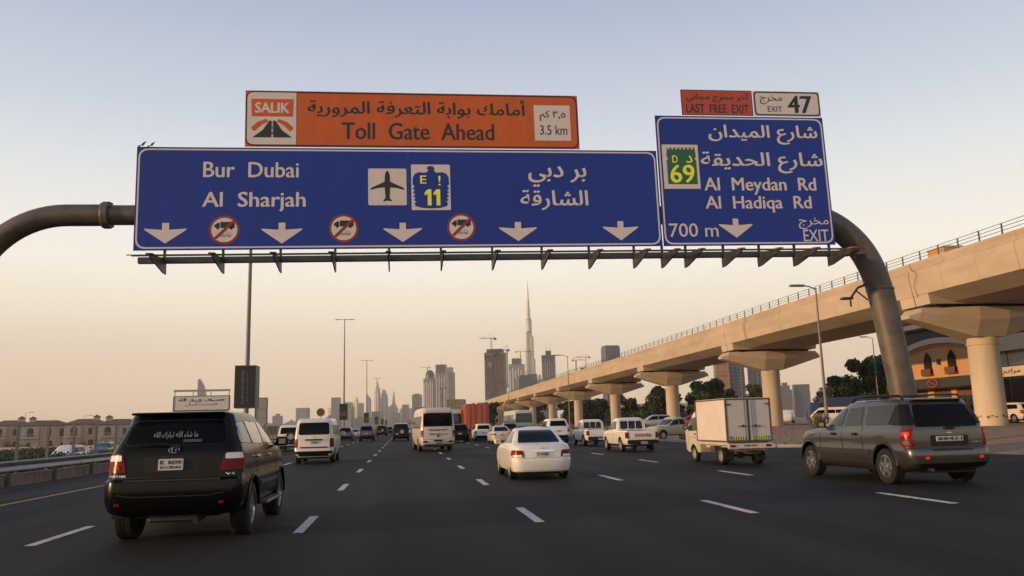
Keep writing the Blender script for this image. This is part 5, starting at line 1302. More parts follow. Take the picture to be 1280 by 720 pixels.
more(sal, 'silver saloon far ahead near the third banner box', -7.0, 178, 'silver_paint', name='far_saloon')
more(cv, 'grey suv in front of the coach, right of the white crossover', 11.4, 88, 'grey_paint')
more(sal, 'dark saloon far ahead close to the horizon on the left lane', -7.1, 235, 'navy_paint', name='far_saloon')
more(wg, 'white off-road wagon far ahead at the horizon beside the lane dashes', .3, 245, 'white_paint')
# parked vehicles beyond the viaduct
GP = 'vehicles parked beyond the viaduct'
def parked(src, label, x, y, paint, rz, nm=None, cat=None):
    o = more(src, label, x, y, paint, rz, ground_z(x, y)+.05, cat=cat, name=nm); o['group'] = GP
parked(van, 'white van parked beyond the second viaduct pier, leftmost of the parked vans', 59, 120, 'white_paint', 150)
parked(van, 'white van parked in front of the dark blue lorry', 53.6, 95, 'white_paint', 60)
parked(van, 'pale van parked below the dark trees, right of the dark blue lorry', 56.0, 95.5, 'white_paint', 170)
parked(cv, 'white car parked outside the shops at the right edge', 51.2, 62.2, 'cream_paint', 5, 'parked_car', 'car')
parked(cv, 'dark car parked outside the shops beside the nearest pier', 51.8, 67.5, 'black_paint', 3, 'parked_car', 'car')
parked(sal, 'dark car parked under the trees right of the third pier', 47.0, 118, 'grey_paint', 90, 'parked_car', 'car')
parked(sal, 'orange-brown car parked between the viaduct piers behind the pickups', 36, 97, 'red_paint', 80, 'parked_car', 'car')
parked(cv, 'silver car parked between the piers beyond the white pickups', 30, 92, 'silver_paint', 85, 'parked_car', 'car')
for i, yy in enumerate((170, 205, 240)): pass
# dark blue lorry parked in front of the trees
t = thing('parked_lorry', 'dark blue box lorry parked in front of the trees right of the second pier', 'truck', (58.5, 102, .6), R(70))
bm = bmesh.new(); b3(bm, -1.25, 1.25, -4.2, 3.2, 1.0, 3.4); bm_obj('cargo_box', bm, 'truck_blue', t)
hull('cab', [(.5,3.3,5.2,1.1,.1,.2),(1.3,3.3,5.25,1.2,.1,.2),(2.6,3.4,4.9,1.1,.1,.2),(2.8,3.5,4.7,1.0,.1,.2)], 'truck_blue', t, ns=8)
bm = bmesh.new(); b3(bm, -.45, .45, -4.0, 3.6, .7, .98); bm_obj('chassis', bm, 'dark_steel', t)
for y in (-2.6, 4.2):
    for s in (-1, 1): wheel(t, s*1.0, y, .48, .32, 'steel', 'steel_wheel')

# ================================================================== STREET FURNITURE
def mast(k, x, y, label):
    t = thing('street_lamp', label, 'street lamp', (x, y, 0), 0, 'tall double-arm lamps along the median')
    bm = bmesh.new(); lathe(bm, [(.0,0),(.30,0),(.30,.06),(.24,.08),(.22,2),(.10,26.3),(0,26.32)], 14, 'z'); bm_obj('pole', bm, 'post_metal', t, smooth=50)
    bm = bmesh.new(); tube(bm, [(-1.5,0,26.15),(1.5,0,26.15)], .06, 8); bm_obj('cross_arm', bm, 'post_metal', t)
    for s in (-1, 1):
        bm = bmesh.new(); bx(bm, (s*1.65,0,26.12), (.95,.36,.16), bev=.05); bm_obj('lamp_head', bm, 'post_metal', t)
    b = thing('banner_box', ['large black vertical advertising box on the nearest median lamp', 'second black advertising box, in front of the far skyline', 'third black advertising box along the median', 'fourth black advertising box along the median', 'fifth small black advertising box along the median', 'farthest tiny advertising box along the median'][k], 'banner', (x, y, 0), 0, 'advertising boxes on the median lamps')
    w, d = 1.75, 1.6
    for s, rz in ((-1, 0), (1, 0)):
        pass
    bm = bmesh.new(); b3(bm, -w/2-.1, w/2-.1, -.25, d, 3.45, 7.05); core = bm_obj('box_body', bm, 'banner_grey', b)
    box3('front_panel', -w/2-.06, w/2-.14, -.29, -.252, 3.50, 7.0, 'banner_black', b)
    if k == 0:
        bm = text_bm('DUBAI PROPERTIES', 0, 2.9, -.10, .10, 0, 1); slab(bm, .004)
        bmesh.ops.rotate(bm, verts=bm.verts, matrix=Matrix.Rotation(R(-90), 3, 'Y'))
        bmesh.ops.translate(bm, verts=bm.verts, vec=(-.28, -.296, 3.8)); bm_obj('lettering', bm, 'banner_text', b, recalc=False)
        bm = text_bm('www.dubaiproperties.ae', 0, 2.6, -.05, .06, 0, 1); slab(bm, .004)
        bmesh.ops.rotate(bm, verts=bm.verts, matrix=Matrix.Rotation(R(-90), 3, 'Y'))
        bmesh.ops.translate(bm, verts=bm.verts, vec=(.10, -.296, 3.95)); bm_obj('lettering', bm, 'banner_text', b, recalc=False)
    else:
        box3('picture', -w/2+.1, w/2-.3, -.298, -.292, 4.3, 5.3, 'shutter_brown', b)
for k, y in enumerate((71.8, 187.5, 304, 419, 535, 651)):
    mast(k, -13.2, y, ['nearest tall double-arm lamp, its top hidden behind the blue sign', 'second tall double-arm lamp, its whole T shape clear against the sky', 'third tall double-arm lamp along the median', 'fourth tall double-arm lamp along the median, in front of the far skyline', 'fifth tall double-arm lamp along the median, tiny', 'sixth and farthest tall double-arm lamp along the median'][k])
def lamp(x, y, h, label, arm=1.6, d=-1, g='single-arm lamps on the right'):
    z = ground_z(x, y)
    t = thing('street_lamp', label, 'street lamp', (x, y, z), 0, g)
    bm = bmesh.new(); lathe(bm, [(.0,0),(.12,0),(.10,1.2),(.045,h),(0,h+.01)], 12, 'z'); bm_obj('pole', bm, 'post_metal', t, smooth=50)
    bm = bmesh.new(); tube(bm, [(0,0,h-.1),(d*arm*.3,0,h+.08),(d*arm*.6,0,h+.12)], .04, 8); bm_obj('arm', bm, 'post_metal', t)
    bm = bmesh.new(); bx(bm, (d*arm*.78,0,h+.12), (arm*.62,.26,.13), bev=.04); bm_obj('lamp_head', bm, 'galv', t)
lamp(24.5, 45, 9.0, 'lamp post rising behind the grey suv bonnet in front of the viaduct', 1.5)
lamp(25, 122, 11.5, 'slim lamp post in front of the viaduct above the white suv', 2.2)
lamp(25, 194, 11.0, 'slender lamp post in front of the viaduct, close to its far end', 2.2)
lamp(60, 97, 10.8, 'lamp post standing between the trees and the curved gantry post', 1.6)
lamp(-111, 260, 10.5, 'lamp post behind the villas, leftmost of two', 2.2, 1, 'lamps behind the villas')
lamp(-94.5, 260, 9.2, 'lamp post behind the villas, right one of two', 2.2, 1, 'lamps behind the villas')

# billboards on the far side of the opposite road
def billboard(label, x0, x1, y, z0, z1, m='board_white'):
    t = thing('billboard', label, 'billboard', ((x0+x1)/2, y, ground_z((x0+x1)/2, y)), 0); w = x1-x0; zo = ground_z((x0+x1)/2, y)
    z0 -= zo; z1 -= zo
    box3('board', -w/2, w/2, 0, .3, z0, z1, m, t)
    bm = bmesh.new()
    for s in (-1, 1): b3(bm, s*w/2-.12*(1+s)/2*0-.1, s*w/2+.1, -.06, .36, z0-.2, z1+.1)
    b3(bm, -w/2+.1, w/2-.1, -.05, .35, z1, z1+.12); bm_obj('frame', bm, 'banner_grey', t)
    for s in (-1, 1):
        bm = bmesh.new(); tube(bm, [(s*w*.3,.45,-.2),(s*w*.3,.45,z1)], .16, 10); bm_obj('support', bm, 'post_metal', t)
    return t, zo
t, zo = billboard('white billboard with dark Arabic headline and red line, above the black suv roof', -39.9, -30.5, 150, 5.4, 7.75)
text_obj('lettering', arab('مدينة'), (-3.9,3.9,6.75-zo,7.5-zo), -.02, 'ink_dark', t, .05)
text_obj('lettering', arab('المستقبل'), (-2.8,2.6,6.05-zo,6.62-zo), -.02, 'ink_red', t, .02)
box3('lower_band', -4.6, 4.6, -.03, -.002, 5.02-zo, 5.38-zo, 'ink_dark', t)
bm = bmesh.new(); b3(bm, -4.8, 4.8, .1, .3, 8.6-zo, 8.95-zo)
for x in (-4.6,-1.5,1.5,4.6): b3(bm, x-.06, x+.06, .12, .28, 7.8-zo, 8.6-zo)
bm_obj('top_walkway', bm, 'board_grey', t)
t, zo = billboard('plain grey panel sign behind the nearest banner box', -26.0, -24.0, 150, 2.6, 7.2, 'board_grey')
bm = bmesh.new()
for z in (3.7, 5.2): b3(bm, -1, 1, -.03, -.002, z-zo, z+.07-zo)
bm_obj('panel_joint', bm, 'banner_grey', t)
t = thing('round_sign', 'round brown sign on a post just above the roof of the white van', 'road sign', (-15.6, 160, 0))
bm = bmesh.new(); tube(bm, [(0,.1,-.1),(0,.1,5.4)], .07, 8); bm_obj('post', bm, 'post_metal', t)
bm = bmesh.new(); lathe(bm, [(0,0),(.78,0),(.78,.06),(0,.06)], 24, 'y', (0,-.02,4.7)); bm_obj('sign_disc', bm, 'shutter_brown', t)
bm = bmesh.new(); lathe(bm, [(.70,-.01),(.80,-.01),(.80,.08),(.70,.08)], 24, 'y', (0,-.03,4.7)); bm_obj('rim', bm, 'board_grey', t)

# ================================================================== VILLAS on the left
def arched(cx, z0, w, h, n=7): return [(cx-w/2, z0), (cx+w/2, z0), (cx+w/2, z0+h-w/2)] + [(cx+w/2*math.cos(R(a)), z0+h-w/2+w/2*math.sin(R(a))) for a in [180*i/n for i in range(1, n)]] + [(cx-w/2, z0+h-w/2)]
def villa(x, y, w, d, h, rz, label, var):
    z = ground_z(x, y); t = thing('villa', label, 'villa', (x, y, z), R(rz), 'villas beyond the opposite road')
    bm = bmesh.new(); b3(bm, -w/2, w/2, 0, d, -.3, h)
    b3(bm, -w/2+.4, -w/2+w*.38, -1.2, -.003, -.3, h-.5); bm_obj('wall', bm, 'villa_wall', t)
    bm = bmesh.new(); b3(bm, -w/2+.3, -w/2+w*.38+.1, -1.3, .3, h-.497, h-.3); b3(bm, -w/2-.08, w/2+.08, -.08, -.003, h*.47, h*.47+.18); bm_obj('cornice', bm, 'mall_cream', t)
    bm = bmesh.new(); e = .55
    A = [(-w/2-e,-e),(w/2+e,-e),(w/2+e,d+e),(-w/2-e,d+e)]; va = [bm.verts.new((a,b,h)) for a, b in A]; vb = [bm.verts.new((a,b,h+.12)) for a, b in A]
    r1 = bm.verts.new((-w/2+d/2*.8, d/2, h+1.45)); r2 = bm.verts.new((w/2-d/2*.8, d/2, h+1.45))
    bm.faces.new(va[::-1])
    for i in range(4): j = (i+1) % 4; bm.faces.new((va[i], va[j], vb[j], vb[i]))
    bm.faces.new((vb[0], vb[1], r2, r1)); bm.faces.new((vb[2], vb[3], r1, r2)); bm.faces.new((vb[1], vb[2], r2)); bm.faces.new((vb[3], vb[0], r1))
    rf = bm_obj('roof', bm, 'villa_roof', t)
    bm = bmesh.new()
    for i in range(int(w/.5)): b3(bm, -w/2+.2+i*.5, -w/2+.3+i*.5, -.62, -.50, h+.10, h+.17)
    o = bm_obj('eaves_tiles', bm, 'villa_roof', rf); o['kind'] = 'stuff'
    bm = bmesh.new(); tx = (-.25 if var % 2 else .22)*w; b3(bm, tx-.8, tx+.8, d*.3, d*.3+1.6, h+.1, h+1.9); bm_obj('turret', bm, 'villa_wall', t)
    bm = bmesh.new(); s = 1.05; q = [bm.verts.new((tx+a, d*.3+.8+b, h+1.9)) for a, b in ((-s,-s),(s,-s),(s,s),(-s,s))]; c = bm.verts.new((tx, d*.3+.8, h+2.55)); bm.faces.new(q[::-1])
    for i in range(4): bm.faces.new((q[i], q[(i+1) % 4], c))
    bm_obj('turret_roof', bm, 'villa_roof', t)
    def win(cx, z0, ww, hh, yy=-.0, arch=True):
        f = flat_obj('window', [arched(cx, z0-.08, ww+.3, hh+.25) if arch else [(cx-ww/2-.1,z0-.1),(cx+ww/2+.1,z0-.1),(cx+ww/2+.1,z0+hh+.1),(cx-ww/2-.1,z0+hh+.1)]], yy-.06, 'mall_cream', t, .055)
        flat_obj('pane', [arched(cx, z0, ww, hh) if arch else [(cx-ww/2,z0),(cx+ww/2,z0),(cx+ww/2,z0+hh),(cx-ww/2,z0+hh)]], yy-.09, 'villa_glass', f, .025)
    win(-w*.28, h*.55, 1.6, 2.3, -1.2); win(w*.08, h*.6, .9, 1.6, arch=False); win(w*.33, h*.55, 1.3, 2.0)
    win(-w*.30, .4, .9, 1.6, -1.2, False); win(w*.1, 0.2, 1.1, 2.2, arch=False); win(w*.34, .5, .8, 1.3, arch=False)
    bm = bmesh.new()
    for i in range(9): b3(bm, -w*.42+i*w*.035, -w*.42+.06+i*w*.035, -2.0, -1.94, h*.52, h*.52+.8)
    b3(bm, -w*.43, -w*.13, -2.02, -1.92, h*.52+.8, h*.52+.88); b3(bm, -w*.43, -w*.13, -2.02, -1.205, h*.47-.02, h*.52-.002); bm_obj('balcony', bm, 'mall_cream', t)
VL = ['pale villa with red tiled roof at the very left edge', 'pale villa with arched upper window, second from the left edge', 'pale villa between the two fence posts, third from the left edge', 'pale villa, fourth from the left edge, nearest the black suv', 'villa hidden mostly behind the black suv, left one', 'villa hidden behind the black suv, right one']
for i, (x, y, w, d, h, rz) in enumerate([(-104,236,10,8,6.6,24),(-93.5,231,12,8,6.3,22),(-82.5,229,10.5,8,6.4,20),(-73,226,11,8,6.1,20),(-62,224,10,8,5.8,18),(-51,222,10,8,5.5,18)]): villa(x, y, w, d, h, rz, VL[i], i)
for i in range(8):
    shrub(['round dark bush in front of the leftmost villa', 'dark bush between the two leftmost villas', 'low dark bush under the arched window of the second villa', 'dark bush before the third villa', 'wide dark bush between third and fourth villas', 'dark bush in front of the fourth villa', 'dark bush partly behind the black suv, left', 'dark bush behind the black suv'][i], -98+i*6.2, 205-i*1.5+3*math.sin(i*2.2), 5.5, 2.2+.6*math.sin(i*1.7), 'leaf', 30+i, 1500, group='bushes in front of the villas')
w_ = box3('boundary_wall', -85, -40, 160, 160.3, -2.3, -.35, 'mall_cream'); tag(w_, 'long low cream boundary wall in front of the villas', 'wall')
w_ = box3('distant_fence', -62, -30, 300, 300.2, -.3, 3.0, 'block_brown'); tag(w_, 'low brown hoarding far ahead left of the white van', 'fence')

# ================================================================== SHOPS on the right
def shops():
    X = 56.0; zb = .58
    t = thing('shopping_centre', 'orange and cream shop building with arched gable beyond the nearest pier', 'building', (X, 0, 0))
    # local: x=0 is the facade facing the road
    # left wing with the arched gable, y 72..86
    n = 24; y0, y1 = 72.0, 86.0
    top = [(y0+(y1-y0)*i/n, 7.75+1.05*math.sin(math.pi*i/n)) for i in range(n+1)]
    bm = bmesh.new(); prism(bm, [(y0,5.25),(y1,5.25)] + [(a, b) for a, b in top[::-1]], 0, 0, .5); bm_obj('gable_wall', bm, 'mall_orange', t)
    bm = bmesh.new(); prism(bm, [(a, b+.03) for a, b in top] + [(a, b+.62) for a, b in top[::-1]], 0, -.35, .7); bm_obj('gable_cornice', bm, 'mall_cream', t)
    bm = bmesh.new(); prism(bm, [(a, b-.22) for a, b in top] + [(a, b-.0) for a, b in top[::-1]], 0, -.15, -.003); bm_obj('gable_moulding', bm, 'mall_orange', t)
    for yc in (80.6, 76.7):
        f = []
        w = 1.05; P = [(yc-w/2,5.75),(yc+w/2,5.75),(yc+w/2,7.0),(yc+w*.40,7.45),(yc,7.95),(yc-w*.40,7.45),(yc-w/2,7.0)]
        bm = bmesh.new(); prism(bm, [((a-yc)*1.2+yc, (b-6.8)*1.08+6.8) for a, b in P], 0, -.09, -.003); wi = bm_obj('window', bm, 'mall_dark', t)
        bm = bmesh.new(); prism(bm, P, 0, -.14, -.093); bm_obj('pane', bm, 'glass_dark', wi)
        bm = bmesh.new()
        for i in range(4): b3(bm, -.17, -.142, yc-.4+i*.26, yc-.36+i*.26, 5.8, 7.2)
        for z in (6.1, 6.5, 6.9): b3(bm, -.175, -.171, yc-.45, yc+.45, z, z+.05)
        bm_obj('lattice', bm, 'mall_dark', wi)
        bm = bmesh.new(); b3(bm, -.42, -.003, yc-.8, yc+.8, 5.52, 5.68); b3(bm, -.42, -.38, yc-.8, yc+.8, 5.70, 6.25); bm_obj('balcony', bm, 'shutter_brown', wi)
    box3('wall_lantern', -.3, -.003, 78.5, 78.8, 6.6, 7.15, 'mall_dark', t)
    bm = bmesh.new(); prism(bm, [(-1.6,4.05),(-1.75,4.15),(-1.6,5.0),(0,5.23),(0,4.05)], 1, y0, y1); can = bm_obj('canopy', bm, 'mall_dark', t)
    def face_text(s, ya, yb, za, zb_, x, m, parent, bold=0.0):
        bm = text_bm(s, 0, abs(yb-ya), za, zb_, bold, 1); slab(bm, .02)
        for v in bm.verts: v.co = Vector((x+v.co.y, max(ya, yb)-v.co.x, v.co.z))
        bm_obj('lettering', bm, m, parent)
    face_text(arab('مطعم'), 82.5, 85.5, 4.4, 4.8, -1.80, 'board_grey', can)
    bm = bmesh.new(); pts_ = [(-1.85, 77.6+.75*math.cos(a/10*math.pi), 4.62+.42*math.sin(a/10*math.pi)) for a in range(21)]; tube(bm, pts_, .05, 6, False); tube(bm, [(-1.85,77.1,4.4),(-1.85,78.1,4.85)], .05, 6); bm_obj('logo', bm, 'ink_red', can)
    for i, (a, b) in enumerate([(84.6,86),(80.2,81.2),(76.6,77.4),(72,73.2)]): box3('column', 0, .5, a, b, zb, 4.04, 'mall_orange', t, .02)
    for i, (a, b) in enumerate([(81.22,84.58),(77.42,80.18),(73.22,76.58)]):
        s_ = box3('shopfront', .25, .35, a, b, zb, 4.0, 'shutter_brown', t)
        for j in range(3): box3('pane', .20, .246, a+.15+(b-a-.2)*j/3, a+.02+(b-a-.2)*(j+1)/3, zb+.3, 3.3, 'glass_mid', s_)
    # upper glass band and roof slab
    bm = bmesh.new(); b3(bm, 1.2, 14, 72.3, 86.4, zb, 9.4); b3(bm, .52, 1.2, 72.3, 85.8, zb, 7.7); bm_obj('core_wall', bm, 'mall_cream', t)
    for j in range(9): box3('upper_window', 1.1, 1.18, 72.4+j*1.55, 73.9+j*1.55, 8.3, 10.6, 'mall_glass', t)
    box3('upper_wall', 1.2, 14, 72.3, 86.4, 9.41, 10.7, 'mall_dark', t)
    bm = bmesh.new(); b3(bm, -.3, 15, 72, 87, 10.72, 11.3); bm_obj('roof_slab', bm, 'mall_cream', t)
    # left end: cream wing seen between gantry post and gable
    bm = bmesh.new(); b3(bm, 0, 1.19, 86.01, 86.9, zb, 8.2); bm_obj('side_wall', bm, 'mall_cream', t)
    # right wing, y 50..72
    bm = bmesh.new(); b3(bm, .3, 14, 46, 71.98, zb, 8.4); bm_obj('wing_wall', bm, 'mall_dark', t)
    bm = bmesh.new(); b3(bm, -.25, .28, 46, 71.98, 7.15, 8.6); bm_obj('upper_fascia', bm, 'mall_cream', t)
    for j in range(10): box3('upper_window', .16, .27, 46.3+j*2.55, 48.7+j*2.55, 5.75, 7.1, 'mall_glass', t)
    f_ = box3('shop_fascia', -.2, .28, 46, 71.98, 4.75, 5.65, 'mall_cream', t)
    face_text(arab('مركز'), 67.3, 69.6, 4.95, 5.45, -.24, 'ink_dark', f_, .02)
    bm = bmesh.new(); tube(bm, [(-.28, 66.1+.42*math.cos(a/8*math.pi), 5.2+.32*math.sin(a/8*math.pi)) for a in range(17)], .06, 6, False); bm_obj('logo', bm, 'ink_red', f_)
    for j in range(10): 
        s_ = box3('shopfront', .2, .27, 46.2+j*2.58, 48.6+j*2.58, zb+.1, 4.6, 'glass_dark', t)
        if j % 3 == 1: box3('door_frame', .14, .19, 46.5+j*2.58, 46.62+j*2.58, zb+.1, 4.0, 'mall_cream', s_); box3('door_frame', .14, .19, 47.6+j*2.58, 47.72+j*2.58, zb+.1, 4.0, 'mall_cream', s_)
    bm = bmesh.new(); b3(bm, -1.0, .25, 46, 87, zb-.6, zb+.12); bm_obj('plinth', bm, 'kerb', t)
    bm = bmesh.new(); prism(bm, [(58,9.0),(72,8.95),(72,9.15),(58,9.2)], 0, 2, 9); bm_obj('sloping_skylight', bm, 'mall_glass', t)
    # lit ornamental cluster behind the upper glass
shops()
t = thing('stone_tower', 'stone-faced rooftop tower with ribbed panels showing above the viaduct railing', 'tower', (64.2, 88, .5))
bm = bmesh.new(); b3(bm, -1.2, 1.2, -2.5, .5, -.8, 20.3); bm_obj('wall', bm, 'mall_orange', t)
bm = bmesh.new(); b3(bm, -1.3, 1.3, -2.6, .6, 20.3, 20.5); bm_obj('coping', bm, 'mall_cream', t)
bm = bmesh.new(); b3(bm, 1.21, 9.5, -2.4, 1.4, -.8, 19.6); bm_obj('wing', bm, 'block_brown', t)
for j in range(5):
    for i in range(2): box3('panel', 1.8+j*1.5, 3.1+j*1.5, -2.52, -2.404, 15.4+i*2.0, 17.1+i*2.0, 'mall_dark', t)
for i, (x, y, w, d, h, lab) in enumerate([(60,185,16,14,5,'low pale building under the viaduct behind the third pier'),(58,225,16,16,5.5,'pale building with a flat canopy under the far part of the viaduct')]):
    t = thing('low_building', lab, 'building', (x, y, .5), 0)
    bm = bmesh.new(); b3(bm, -w/2, w/2, 0, d, -.6, h*.8); bm_obj('wall', bm, 'mall_dark' if i else 'mall_cream', t)
    bm = bmesh.new(); b3(bm, -w/2-.5, w/2+.5, -.6, d+.5, h*.8+.002, h); bm_obj('roof', bm, 'mall_cream', t)
    for j in range(5): box3('window', -w/2+.6+j*w/5.2, -w/2+2.4+j*w/5.2, -.1, -.003, .8, h*.6, 'glass_mid', t)

# ================================================================== TREES
tree('broad_tree', 'tall dark broad tree right of the second pier, behind the parked vans', 68.8, 113, 9.9, 8.5, 11, 'leaf_dark', 6500)
tree('broad_tree', 'wide dark tree joined to the left of the tallest tree on the right', 65.2, 114, 8.0, 6.5, 12, 'leaf_dark', 5000)
tree('broad_tree', 'small dark tree left of the tall trees beside the lamp post', 60.6, 112, 5.4, 3.2, 13, 'leaf_dark', 2500)
tree('broad_tree', 'bushy dark tree just left of the curved gantry post', 73.0, 116, 8.8, 8, 19, 'leaf_dark', 5000)
tree('broad_tree', 'dark tree between the second and third piers, above the beige pickup', 57.5, 150, 8.6, 9, 14, 'leaf', 6500)
tree('broad_tree', 'lighter green tree directly right of the third pier', 62, 156, 7.8, 8, 15, 'leaf', 5000)
tree('broad_tree', 'dark tree directly left of the third pier', 53.5, 166, 8.0, 9, 16, 'leaf_dark', 5000)
tree('broad_tree', 'dark tree between the third and fourth piers', 49.5, 178, 7.2, 8, 17, 'leaf_dark', 4000)
tree('broad_tree', 'dark tree between the fourth and fifth piers', 51.5, 212, 7.5, 8, 18, 'leaf_dark', 3500)
tree('broad_tree', 'dark tree between the fifth and sixth piers', 52, 250, 8, 9, 20, 'leaf_dark', 3000)
tree('broad_tree', 'small tree top showing above the cargo box of the truck', 88, 196, 9.6, 8, 21, 'leaf_dark', 2500)
tree('broad_tree', 'dark tree at the far end of the viaduct beside the orange container', 33.5, 318, 10, 9, 22, 'leaf_dark', 3000)
tree('broad_tree', 'low dense dark tree filling the gap left of the third pier', 49.0, 150, 6.4, 8, 31, 'leaf_dark', 4000)
tree('broad_tree', 'low dense dark tree behind the fourth pier', 45, 205, 6.5, 9, 32, 'leaf_dark', 3000)
tree('broad_tree', 'dense tree low behind the beige pickup', 55.0, 141, 5.6, 8, 33, 'leaf_dark', 4000)
tree('broad_tree', 'dark tree between the sixth and seventh piers', 48, 290, 8, 10, 34, 'leaf_dark', 2500)
shrub('straggly grey-green bush in front of the grey suv bonnet on the sandy verge', 23.0, 43.0, 2.0, 1.7, 'leaf_dry', 5, 900)
shrub('low dry scrub at the road edge left of the box truck', 20.6, 56, 2.2, .75, 'leaf_dry', 6, 1100)
shrub('second low dry scrub close behind the first one', 21.5, 60.5, 1.6, .6, 'leaf_dry', 7, 700)

# ================================================================== SKYLINE
def tower(label, x, y, w, h, m, kind='slab', d=None, rz=0, crown=None, name='tower', ant=(), fins=0, finm=None):
    d = d or w*.8
    if rz == 0: rz = -10-(abs(int(x*7+y)) % 17)
    t = thing(name, label, 'tower', (x, y, -2), R(rz), 'towers on the skyline')
    bm = bmesh.new()
    if kind == 'slab': b3(bm, -w/2, w/2, -d/2, d/2, 0, h)
    elif kind == 'round': lathe(bm, [(w/2,0),(w/2,h*.93),(w*.42,h*.97),(w*.2,h),(0,h)], 20, 'z')
    elif kind == 'step':
        b3(bm, -w/2, w/2, -d/2, d/2, 0, h*.8); b3(bm, -w*.36, w*.36, -d*.36, d*.36, h*.8+.01, h*.92); b3(bm, -w*.2, w*.2, -d*.2, d*.2, h*.92+.01, h)
    elif kind == 'spire':
        b3(bm, -w/2, w/2, -d/2, d/2, 0, h*.72)
        q = [bm.verts.new((a*w/2, b*d/2, h*.72+.01)) for a, b in ((-1,-1),(1,-1),(1,1),(-1,1))]; c = bm.verts.new((0,0,h)); bm.faces.new(q[::-1])
        for i in range(4): bm.faces.new((q[i], q[(i+1) % 4], c))
    elif kind == 'wedge': prism(bm, [(-w/2,0),(w/2,0),(w/2,h*.86),(-w/2,h)], 1, -d/2, d/2)
    bm_obj('tower_body', bm, m, t, smooth=30)
    if crown:
        cw, ch, cmat = crown; bm = bmesh.new(); b3(bm, -w*cw/2, w*cw/2, -d*cw/2, d*cw/2, h+.01, h+ch); bm_obj('crown', bm, cmat, t)
    for ax_, ah in ant:
        bm = bmesh.new(); tube(bm, [(ax_*w,0,h-2),(ax_*w,0,h+ah)], [w*.02+.3, .2], 6); bm_obj('antenna', bm, 'dark_steel', t)
    for i in range(fins):
        xx = -w/2+w*(i+.5)/fins
        box3('fin', xx-w*.035, xx+w*.035, -d/2-1.2, -d/2-.01, 0, h*(.94 if i % 2 else .9), finm or m, t)
    return t
def crane(label, x, y, z, h, jib, rz):
    t = thing('tower_crane', label, 'crane', (x, y, z), R(rz), 'cranes on the skyline')
    bm = bmesh.new()
    for a, b in ((-1,-1),(1,-1),(1,1),(-1,1)): tube(bm, [(a,b,0),(a,b,h)], .28, 4)
    for i in range(int(h/4)): tube(bm, [(-1,-1,i*4),(1,-1,i*4+4)], .2, 4); tube(bm, [(-1,1,i*4),(-1,-1,i*4+4)], .2, 4)
    bm_obj('mast', bm, 'dark_steel', t)
    bm = bmesh.new(); tube(bm, [(-jib*.35,0,h),(jib,0,h)], .7, 4); tube(bm, [(-jib*.35,0,h+.5),(0,0,h+7),(jib*.7,0,h+1)], .25, 4); bx(bm, (-jib*.32,0,h-1.5), (4,2,3)); bm_obj('jib', bm, 'dark_steel', t)
# near and mid skyline
t = tower('dark unfinished tower with a sun-orange patch near its top, left of the supertall spire', 148, 1300, 31, 118, 'tower_brown', 'slab', 26, 0, (.8, 5.5, 'tower_brown'), 'unfinished_tower', fins=9, finm='block_brown')
for i in range(30): box3('floor_slab', -16.2, 16.2, -13.6, 13.3, 4+i*3.9, 4.5+i*3.9, 'block_brown', t)
rnd = random.Random(5)
for nm, mm, cnt in (('dark_openings', 'bearing', 150), ('pale_screens', 'tower_pale', 70), ('brown_screens', 'block_brown', 80)):
    bm = bmesh.new()
    for i in range(cnt):
        c_, r_ = rnd.randrange(9), rnd.randrange(29)
        x_ = -15.4+c_*3.44+.3; z_ = 4.6+r_*3.9
        w_ = rnd.choice((2.3, 2.3, 5.6)) if c_ < 8 else 2.3
        b3(bm, x_, x_+w_, -13.9-(.1 if nm == 'dark_openings' else .2), -13.62, z_, z_+3.2)
    o = bm_obj(nm, bm, mm, t); o['kind'] = 'stuff'
box3('painted_sun_patch', -9, -3, -14.8, -14.22, 94, 102, 'tower_orange', t)  # sunlight put into an orange panel; it emits nothing
crane('tower crane on top of the dark unfinished tower, jib to the left', 142, 1300, 120, 20, 19, 180)
crane('leaning crane right of the dark unfinished tower', 168, 1310, 60, 62, 14, 120)
tower('pale tower with dark crown directly left of the supertall spire', 309, 2200, 38, 165, 'tower_pale', 'slab', 34, 0, (.62, 16, 'tower_brown'), fins=5, finm='sign_white')
crane('crane on the pale tower beside the supertall spire', 320, 2200, 170, 28, 40, 10)
tower('low dark glass tower at the foot of the supertall spire', 283, 1900, 34, 112, 'tower_bluegrey', 'slab', 30, 10, (.7, 5, 'tower_bluegrey'))
tower('blue-grey block right of the foot of the supertall spire', 312, 1950, 22, 122, 'tower_bluegrey', 'slab', 22)
tower('small golden tower right of the supertall spire', 405, 2400, 15, 148, 'tower_sun_gold', 'step', 14)
tower('blue-grey slab tower with two thin antennas, right of the supertall spire', 289, 1600, 27, 138, 'tower_bluegrey', 'slab', 22, 0, (.4, 9, 'tower_brown'), ant=((-.14, 22), (.14, 20)), fins=6, finm='board_grey')
tower('brown stepped unfinished tower with cranes just above the viaduct', 405, 1800, 27, 126, 'tower_brown', 'step', 24)
crane('crane left of the brown stepped tower above the viaduct', 386, 1790, 95, 46, 26, 20)
crane('crane over the brown stepped tower above the viaduct', 411, 1800, 120, 28, 24, 170)
tower('grey rounded tower rising over the viaduct railing', 391, 1500, 29, 143, 'tower_grey', 'slab', 24, 8, (.92, 3, 'tower_bluegrey'), fins=4, finm='tower_bluegrey')
tower('orange-brown narrow slab tower between the second and third piers', 284, 700, 12, 72, 'tower_orange', 'slab', 10, 0)
tower('grey glass tower right beside the orange-brown slab', 296, 705, 8, 76, 'tower_grey', 'slab', 9)
tower('blue-grey glass tower between the piers, left one of two', 386, 905, 15, 88, 'tower_bluegrey', 'slab', 12, 0, None, fins=5, finm='tower_grey')
